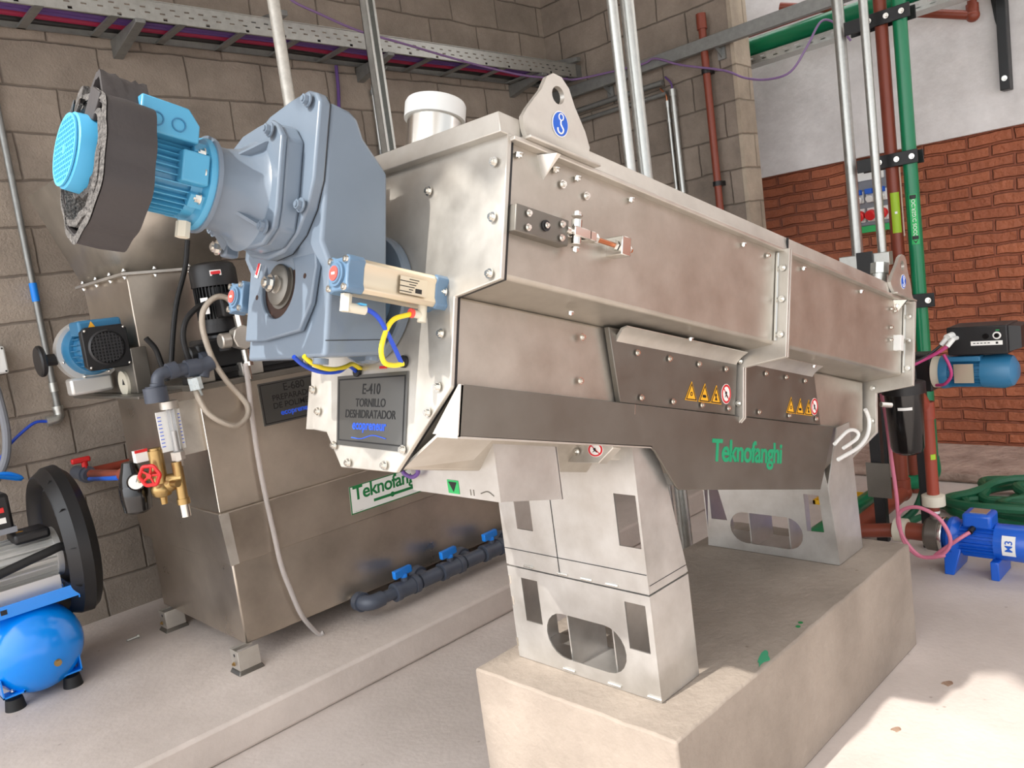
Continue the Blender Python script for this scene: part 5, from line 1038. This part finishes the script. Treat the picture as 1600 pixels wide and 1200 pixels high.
# socket board on the brick wall
sk = empty('socket_board', (5.29, 2.03, 1.41), 'grey board of blue and red industrial sockets on the brick wall', 'socket board')
MB().box(5.255, 5.30, 1.935, 2.135, 1.455, 1.815).build('board', GPVC, sk, bev=.006); MB().box(5.25, 5.30, 1.935, 2.135, 1.415, 1.455).build('green_base', GREENS, sk, label='green lower strip')
MB().box(5.235, 5.256, 1.95, 2.12, 1.735, 1.795).build('breaker_window', WHITE, sk, bev=.004)
for y in (1.965, 2.035, 2.105):
    s0 = MB().box(5.235, 5.256, y-.027, y+.027, 1.60, 1.67).lathe([(0, .021), (.03, .023)], (5.236, y, 1.628), (-1, 0, -.35), n=20).build('blue_socket', WHITE, sk, bev=.003); MB().box(5.20, 5.240, y-.022, y+.022, 1.650, 1.682).build('socket_lid', SIGNB, s0, bev=.004, label='blue socket lid')
    s1 = MB().box(5.235, 5.256, y-.027, y+.027, 1.48, 1.565).build('red_socket', WHITE, sk, bev=.003); MB().lathe([(0, .030), (.035, .032), (.04, .026), (.04, 0)], (5.236, y, 1.525), (-1, 0, -.25), n=24).build('socket_lid', RED, s1, label='round red socket lid')
thing(MB().box(5.25, 5.30, 1.868, 1.905, 1.36, 1.80), 'trunking', CREAM, 'pale plastic trunking strip right of the socket board', 'trunking', bev=.003)
# black angle bracket on the plaster wall
ab_ = empty('wall_bracket', (5.24, 1.26, 2.07), 'black steel angle bracket bolted high on the white plaster wall', 'bracket')
MB().box(5.19, 5.26, 1.236, 1.284, 2.075, 3.0).build('upright', BLACKM, ab_, bev=.003); bolt((5.19, 1.258, 2.135), (-1, 0, 0), ab_, 1.4)
MB().hexa([(5.23, 1.300, 2.46), (5.255, 1.300, 2.46), (5.255, 1.34, 2.80), (5.23, 1.34, 2.80)], [(5.23, 1.286, 2.40), (5.255, 1.286, 2.40), (5.255, 1.31, 2.80), (5.23, 1.31, 2.80)]).build('brace', BLACKM, ab_)

# ================================================================ dosing pump stand at the far end
DS = empty('pump_stand', (3.6, 1.36, 0), 'black steel stand with two posts behind the far end of the press', 'stand')
for y in (1.435, 1.235): MB().box(3.58, 3.62, y, y+.048, 0, .72).build('post', BLACKM, DS, bev=.002)
MB().box(3.33, 3.62, 1.20, 1.50, .72, .74).build('top_plate', BLACKM, DS)
MB().box(3.566, 3.570, 1.395, 1.50, .215, .375).build('plate', STEELD, DS, label='small metal plate tied to the post')
dp = empty('dosing_pump', (3.38, 1.1, .74), 'steel-blue dosing pump motor on the black stand at right', 'pump')
pz = .815
d_ = MB().cyl((3.38, 1.06, pz), (3.38, .93, pz), .050, n=28)
for k in range(22):
    a = 2*PI*k/22; c, s = math.cos(a), math.sin(a)
    d_.hexa([(3.38+.048*c-.0015*s, 1.06, pz+.048*s+.0015*c), (3.38+.048*c+.0015*s, 1.06, pz+.048*s-.0015*c), (3.38+.060*c+.001*s, 1.06, pz+.060*s-.001*c), (3.38+.060*c-.001*s, 1.06, pz+.060*s+.001*c)],
            [(3.38+.048*c-.0015*s, .94, pz+.048*s+.0015*c), (3.38+.048*c+.0015*s, .94, pz+.048*s-.0015*c), (3.38+.060*c+.001*s, .94, pz+.060*s-.001*c), (3.38+.060*c-.001*s, .94, pz+.060*s+.001*c)])
DB = d_.build('motor_body', STEELB, dp); MB().lathe([(0, .062), (.07, .066), (.10, .056), (.115, .03), (.115, 0)], (3.38, .945, pz), (0, -1, 0), n=32).build('fan_cover', STEELB, dp)
MB().box(3.325, 3.435, .94, 1.06, pz+.045, pz+.066).build('terminal_base', STEELB, dp, bev=.004); MB().box(3.35, 3.45, 1.122, 1.25, .74, .89).build('pump_head', BLACKM, dp, bev=.006)
MB().lathe([(0, .062), (.02, .066), (.03, .066)], (3.38, 1.058, pz), (0, 1, 0), n=32).build('front_bell', STEELB, dp); MB().lathe([(0, .062), (.03, .062), (.03, 0)], (3.38, 1.088, pz), (0, 1, 0), n=32).build('pump_collar', CREAM, dp)
MB().box(3.314, 3.318, .962, 1.030, pz-.035, pz+.038).build('type_plate', ALU, dp, label='silver type plate')
cb = empty('control_box', (3.38, .93, pz+.066), 'black speed control box mounted on the blue dosing pump', 'control box')
MB().box(3.31, 3.46, .842, 1.045, .888, .995).build('box_body', BLACK, cb, bev=.004); MB().hexa([(3.33, .842, .895), (3.46, .842, .895), (3.46, .842, .99), (3.33, .842, .99)], [(3.34, .805, .905), (3.45, .805, .905), (3.45, .805, .985), (3.34, .805, .985)]).build('heat_sink', BLACKM, cb)
MB().lathe([(0, .014), (.002, .014), (.002, .009), (0, .009)], (3.3095, .875, .958), (-1, 0, 0), n=24, cap=False).build('dial_ring', PAPER, cb, label='white dial ring'); MB().lathe([(0, .009), (.008, .008), (.008, 0)], (3.310, .875, .958), (-1, 0, 0)).build('dial_knob', BLACKG, cb)
MB().lathe([(0, .011), (.006, .010), (.006, 0)], (3.310, .912, .956), (-1, 0, 0)).build('knob', BLACKG, cb); MB().box(3.3085, 3.3098, .858, .963, .923, .939).build('box_label', PAPER, cb, label='white printed strip'); MB().box(3.308, 3.3096, .866, .878, .976, .979).build('status_light', GREENS, cb)
g = MB()
for k in range(5): g.box(3.308, 3.3086, .955-.012*k-.008, .955-.012*k, .930, .933)
g.box(3.308, 3.3086, .872, .880, .927, .935).build('label_print', INK, cb)
MB().cyl((3.312, 1.025, .965), (3.28, 1.035, .96), .014, n=14).cyl((3.28, 1.035, .96), (3.275, 1.055, .935), .009).build('white_plug', WHITE, cb, label='white cable plug'); MB().cyl((3.312, 1.01, .955), (3.275, 1.015, .955), .008).cyl((3.275, 1.012, .955), (3.26, 1.03, .93), .009).build('white_plug', WHITE, cb, label='pale cable plug')
MB().cyl((3.38, .93, pz+.066), (3.38, .93, .89), .03).build('box_neck', BLACKM, cb)
thing(MB().tube([(3.26, 1.03, .93), (3.25, 1.06, .91), (3.24, 1.11, .885), (3.20, 1.17, .86), (3.15, 1.25, .86)], .007), 'magenta_cable', MAG, 'magenta cable running from the control box plug to the press end', 'cable')
thing(MB().tube([(3.25, 1.04, .90), (3.24, 1.02, .86), (3.25, 1.02, .82), (3.27, 1.05, .785), (3.30, 1.09, .775)], .006), 'magenta_cable', MAG, 'magenta cable bowing in front of the blue dosing pump', 'cable')
thing(MB().tube([(3.275, 1.055, .935), (3.25, 1.09, .905), (3.22, 1.14, .88), (3.14, 1.25, .87)], .005), 'black_cable', BLACK, 'thin black cable from the white plug toward the press', 'cable')
# black cartridge filter
fi = empty('cartridge_filter', (3.14, 1.155, .53), 'tall black cartridge filter housing hanging beside the stand', 'filter')
MB().lathe([(0, .0), (.004, .036), (.015, .054), (.03, .060), (.22, .068), (.25, .069)], (3.14, 1.155, .535), (0, 0, 1), n=36).build('bowl', BLACKG, fi); MB().lathe([(0, .069), (.0, .077), (.04, .077), (.045, .062), (.045, 0)], (3.14, 1.155, .775), (0, 0, 1), n=36).build('cap', BLACK, fi)
MB().tube([(3.14, 1.155, .80), (3.14, 1.155, .86), (3.14, 1.18, .89), (3.14, 1.24, .895)], .046, n=20).build('elbow', BLACK, fi)
MB().grid(wrap(3.14, 1.155, .0705, AF-.1, .725), .05, .011).build('filter_label', PAPER, fi, label='narrow white label')
MB().tube([(3.14, 1.20, .86), (3.22, 1.25, .80), (3.34, 1.26, .752)], .012).build('bracket_arm', BLACKM, fi)
# centrifugal pump on the floor
PX, PY, PZ = 3.40, 1.155, .135
cp = empty('centrifugal_pump', (PX, .98, 0), 'royal blue motor pump with a steel volute on the floor at right', 'pump')
MB().lathe([(0, .03), (0, .060), (.01, .068), (.055, .070), (.065, .062), (.065, 0)], (PX, PY+.045, PZ), (0, -1, 0), n=40).cyl((PX, PY+.01, PZ+.05), (PX, PY+.01, PZ+.105), .018).build('volute', STEELD, cp, label='round steel pump volute')
MB().lathe([(0, .072), (.010, .074), (.014, .072), (.014, .06)], (PX, PY-.015, PZ), (0, -1, 0), n=40).build('volute_band', BRIGHT, cp)
cm = MB().cyl((PX, PY-.06, PZ), (PX, PY-.42, PZ), .060, n=32)
for k in range(26):
    a = 2*PI*k/26; c, s = math.cos(a), math.sin(a)
    cm.hexa([(PX+.055*c-.0016*s, PY-.09, PZ+.055*s+.0016*c), (PX+.055*c+.0016*s, PY-.10, PZ+.055*s-.0016*c), (PX+.072*c+.001*s, PY-.10, PZ+.072*s-.001*c), (PX+.072*c-.001*s, PY-.10, PZ+.072*s+.001*c)],
            [(PX+.055*c-.0016*s, PY-.215, PZ+.055*s+.0016*c), (PX+.055*c+.0016*s, PY-.215, PZ+.055*s-.0016*c), (PX+.072*c+.001*s, PY-.215, PZ+.072*s-.001*c), (PX+.072*c-.001*s, PY-.215, PZ+.072*s+.001*c)])
CMo = cm.build('pump_motor', BLUEP, cp, label='royal blue finned motor'); MB().lathe([(0, .070), (.17, .073), (.20, .06), (.20, 0)], (PX, PY-.215, PZ), (0, -1, 0), n=36).build('fan_cover', BLUEP, cp)
MB().lathe([(0, .055), (.02, .078), (.035, .080), (.05, .070), (.06, .060)], (PX, PY-.03, PZ), (0, -1, 0), n=32).build('motor_bracket', BLUEP, cp)
MB().hexa([(PX-.06, PY-.035, PZ-.03), (PX+.06, PY-.035, PZ-.03), (PX+.06, PY-.10, PZ-.03), (PX-.06, PY-.10, PZ-.03)], [(PX-.085, PY-.04, .0), (PX+.085, PY-.04, .0), (PX+.085, PY-.075, .0), (PX-.085, PY-.075, .0)]).build('foot', BLUEP, cp, bev=.004); MB().box(PX-.08, PX+.08, PY-.235, PY-.205, 0, PZ-.06).build('foot', BLUEP, cp, bev=.004)
MB().box(PX-.05, PX+.05, PY-.21, PY-.105, PZ+.055, PZ+.115).build('terminal_box', BLUEP, cp, bev=.012, seg=3); MB().box(PX-.03, PX+.03, PY-.19, PY-.13, PZ+.115, PZ+.117).build('box_plate', ALU, cp)
mk = MB().grid(lambda a, b, t: (PX-(.0745+t)*math.cos(a/.0745+.12), PY-.270-b, PZ+(.0745+t)*math.sin(a/.0745+.12)), .08, .046).build('motor_mark', PAPER, cp, label='white tape marked M3')
MB().text('M3', .036, lambda a, b, t: (PX-(.0765+t)*math.cos(a/.0745+.12), PY-.283+b, PZ+(.0756+t)*math.sin(a/.0745+.12)), depth=.0008, bold=.0005).build('lettering', SIGNB, mk)
MB().cyl((PX-.05, PY-.145, PZ+.06), (PX-.075, PY-.14, PZ+.05), .011, n=12).build('cable_gland', BLACK, cp)
thing(MB().tube([(PX-.075, PY-.14, PZ+.05), (PX-.10, PY-.10, PZ+.02), (PX-.12, PY-.02, PZ-.05)]+[(3.24, 1.087, 0.108), (3.24, 1.171, 0.09), (3.24, 1.228, 0.148), (3.24, 1.252, 0.226), (3.24, 1.231, 0.276), (3.24, 1.169, 0.294), (3.24, 1.1, 0.262), (3.24, 1.063, 0.197), (3.24, 1.066, 0.145), (3.24, 1.111, 0.099), (3.24, 1.183, 0.093), (3.24, 1.235, 0.147), (3.24, 1.248, 0.24), (3.24, 1.25, 0.346), (3.24, 1.259, 0.505), (3.24, 1.267, 0.662), (3.24, 1.277, 0.753)], .0075, n=10), 'pink_cable', PINK, 'pink cable coiled in a loop between the stand and the blue floor pump', 'cable')
# suction and delivery pipes
dl = empty('delivery_pipe', (PX, PY+.01, PZ+.105), 'upright orange-brown pipe rising from the floor pump volute', 'pipe')
dpt = [(PX, PY+.01, .25), (PX, PY+.01, .62), (PX-.02, PY+.015, .69), (PX-.10, PY+.025, .78), (PX-.17, PY+.03, .85), (PX-.19, PY+.03, .87)]
MB().tube([dpt[0], dpt[1]], .023, n=18, smooth=0).tube(dpt[1:], .023, n=18).build('pipe', REDP, dl); MB().cyl((PX, PY+.01, .69), (PX, PY+.01, .62), .029, n=18).build('elbow_socket', REDP, dl)
MB().lathe([(0, .030), (.004, .044), (.045, .044), (.05, .034)], (PX, PY+.01, .255), (0, 0, 1), n=28).build('union_nut', CREAM, dl, label='cream union nut'); MB().cyl((PX, PY+.01, .235), (PX, PY+.01, .255), .020).build('nipple', BROWNP, dl); MB().cyl((PX, PY+.01, .225), (PX, PY+.01, .235), .021).build('white_ring', WHITE, dl)
MB().grid(wrap(PX, PY+.01, .0240, AF+.3, .465), .02, .022).build('lime_sticker', LIME, dl)
su = empty('suction_pipe', (PX, 1.5, 0), 'brown suction pipe entering the floor pump from the left', 'pipe')
MB().cyl((PX, PY+.045, PZ), (PX, PY+.12, PZ), .036, n=20).cyl((PX, PY+.18, PZ-.005), (PX, 1.50, PZ-.03), .030, n=20).build('pipe', BROWNP, su); MB().lathe([(0, .034), (.004, .050), (.05, .050), (.055, .036)], (PX, PY+.12, PZ), (0, 1, 0), n=28).build('union_nut', CREAM, su, label='cream union nut')
br2 = empty('brown_drain', (3.95, 1.60, 0), 'brown drain pipe with elbow standing beside the stand on the floor', 'pipe')
eb = (4.05, 1.535, .10)
MB().cyl((eb[0], eb[1], .10), (eb[0]-.70, eb[1]+.02, .055), .042, n=20).cyl((eb[0], eb[1], .10), (eb[0], eb[1], .62), .036, n=20).build('pipe', BROWNP, br2); MB().sph((eb[0], eb[1], .10), .048).cyl((eb[0], eb[1], .10), (eb[0], eb[1], .17), .044).build('elbow', BROWNP, br2)
MB().plate([strip(.02, .10)], .001, lambda a, b, t: (eb[0]-.20+b, eb[1]+.0-.0, .137+t)).build('lime_sticker', LIME, br2)
# green hose heap: one hose lying in loops
pts = []
hcx, hcy = 4.20, .84
for k in range(150):
    a = 2*PI*k/22; q = .26+.085*math.sin(k*.37)+.04*math.sin(k*1.13); pts.append((hcx+q*.95*math.cos(a)+.05*math.sin(k*.21), hcy+q*1.45*math.sin(a)+.08*math.sin(k*.13+1), .025+.0006*k+.012*math.sin(k*.9)))
thing(MB().tube(pts, .021, n=8, smooth=3), 'green_hose', GREENH, 'green rubber hose heaped in loops on the floor behind the blue pump', 'hose')
thing(MB().tube([(3.75, 1.30, .30), (3.74, 1.32, .22), (3.72, 1.36, .12), (3.70, 1.45, .03), (3.9, 1.4, .03)], .016), 'green_tube', GREENH, 'short green hose dropping beside the black filter', 'hose')
# yellow floor grating
yg = MB(); c_ = [(4.186, 1.869, 0.02), (4.249, 1.757, 0.02), (4.087, 1.652, 0.02), (4.017, 1.781, 0.02)]
x0, x1 = min(p[0] for p in c_), max(p[0] for p in c_); y0, y1 = min(p[1] for p in c_), max(p[1] for p in c_)+.12
k = x0
while k < x1: yg.box(k, k+.010, y0, y1, 0, .022); k += .026
yg.box(x0, x1+.01, y0, y0+.012, 0, .024).box(x0, x1+.01, y1-.012, y1, 0, .024)
thing(yg, 'floor_grating', YGRATE, 'yellow slatted grating on the floor behind the press foot', 'grating')

for (x, y, r, lb_) in ((2.459, .842, .016, 'brown stain on the floor, the one further from the plinth'), (2.139, .876, .013, 'brown stain on the floor, the one nearer to the plinth side')):
    thing(MB().plate([[(r*math.cos(a)*(1+.3*math.sin(3*a+x)), r*math.sin(a)*(1+.25*math.cos(2*a+y))) for a in [2*PI*k/18 for k in range(18)]]], .0008, lambda a, b, t: (x+a, y+b, .0004+t)), 'floor_stain', STAIN, lb_, 'stain', 'stains on the floor')
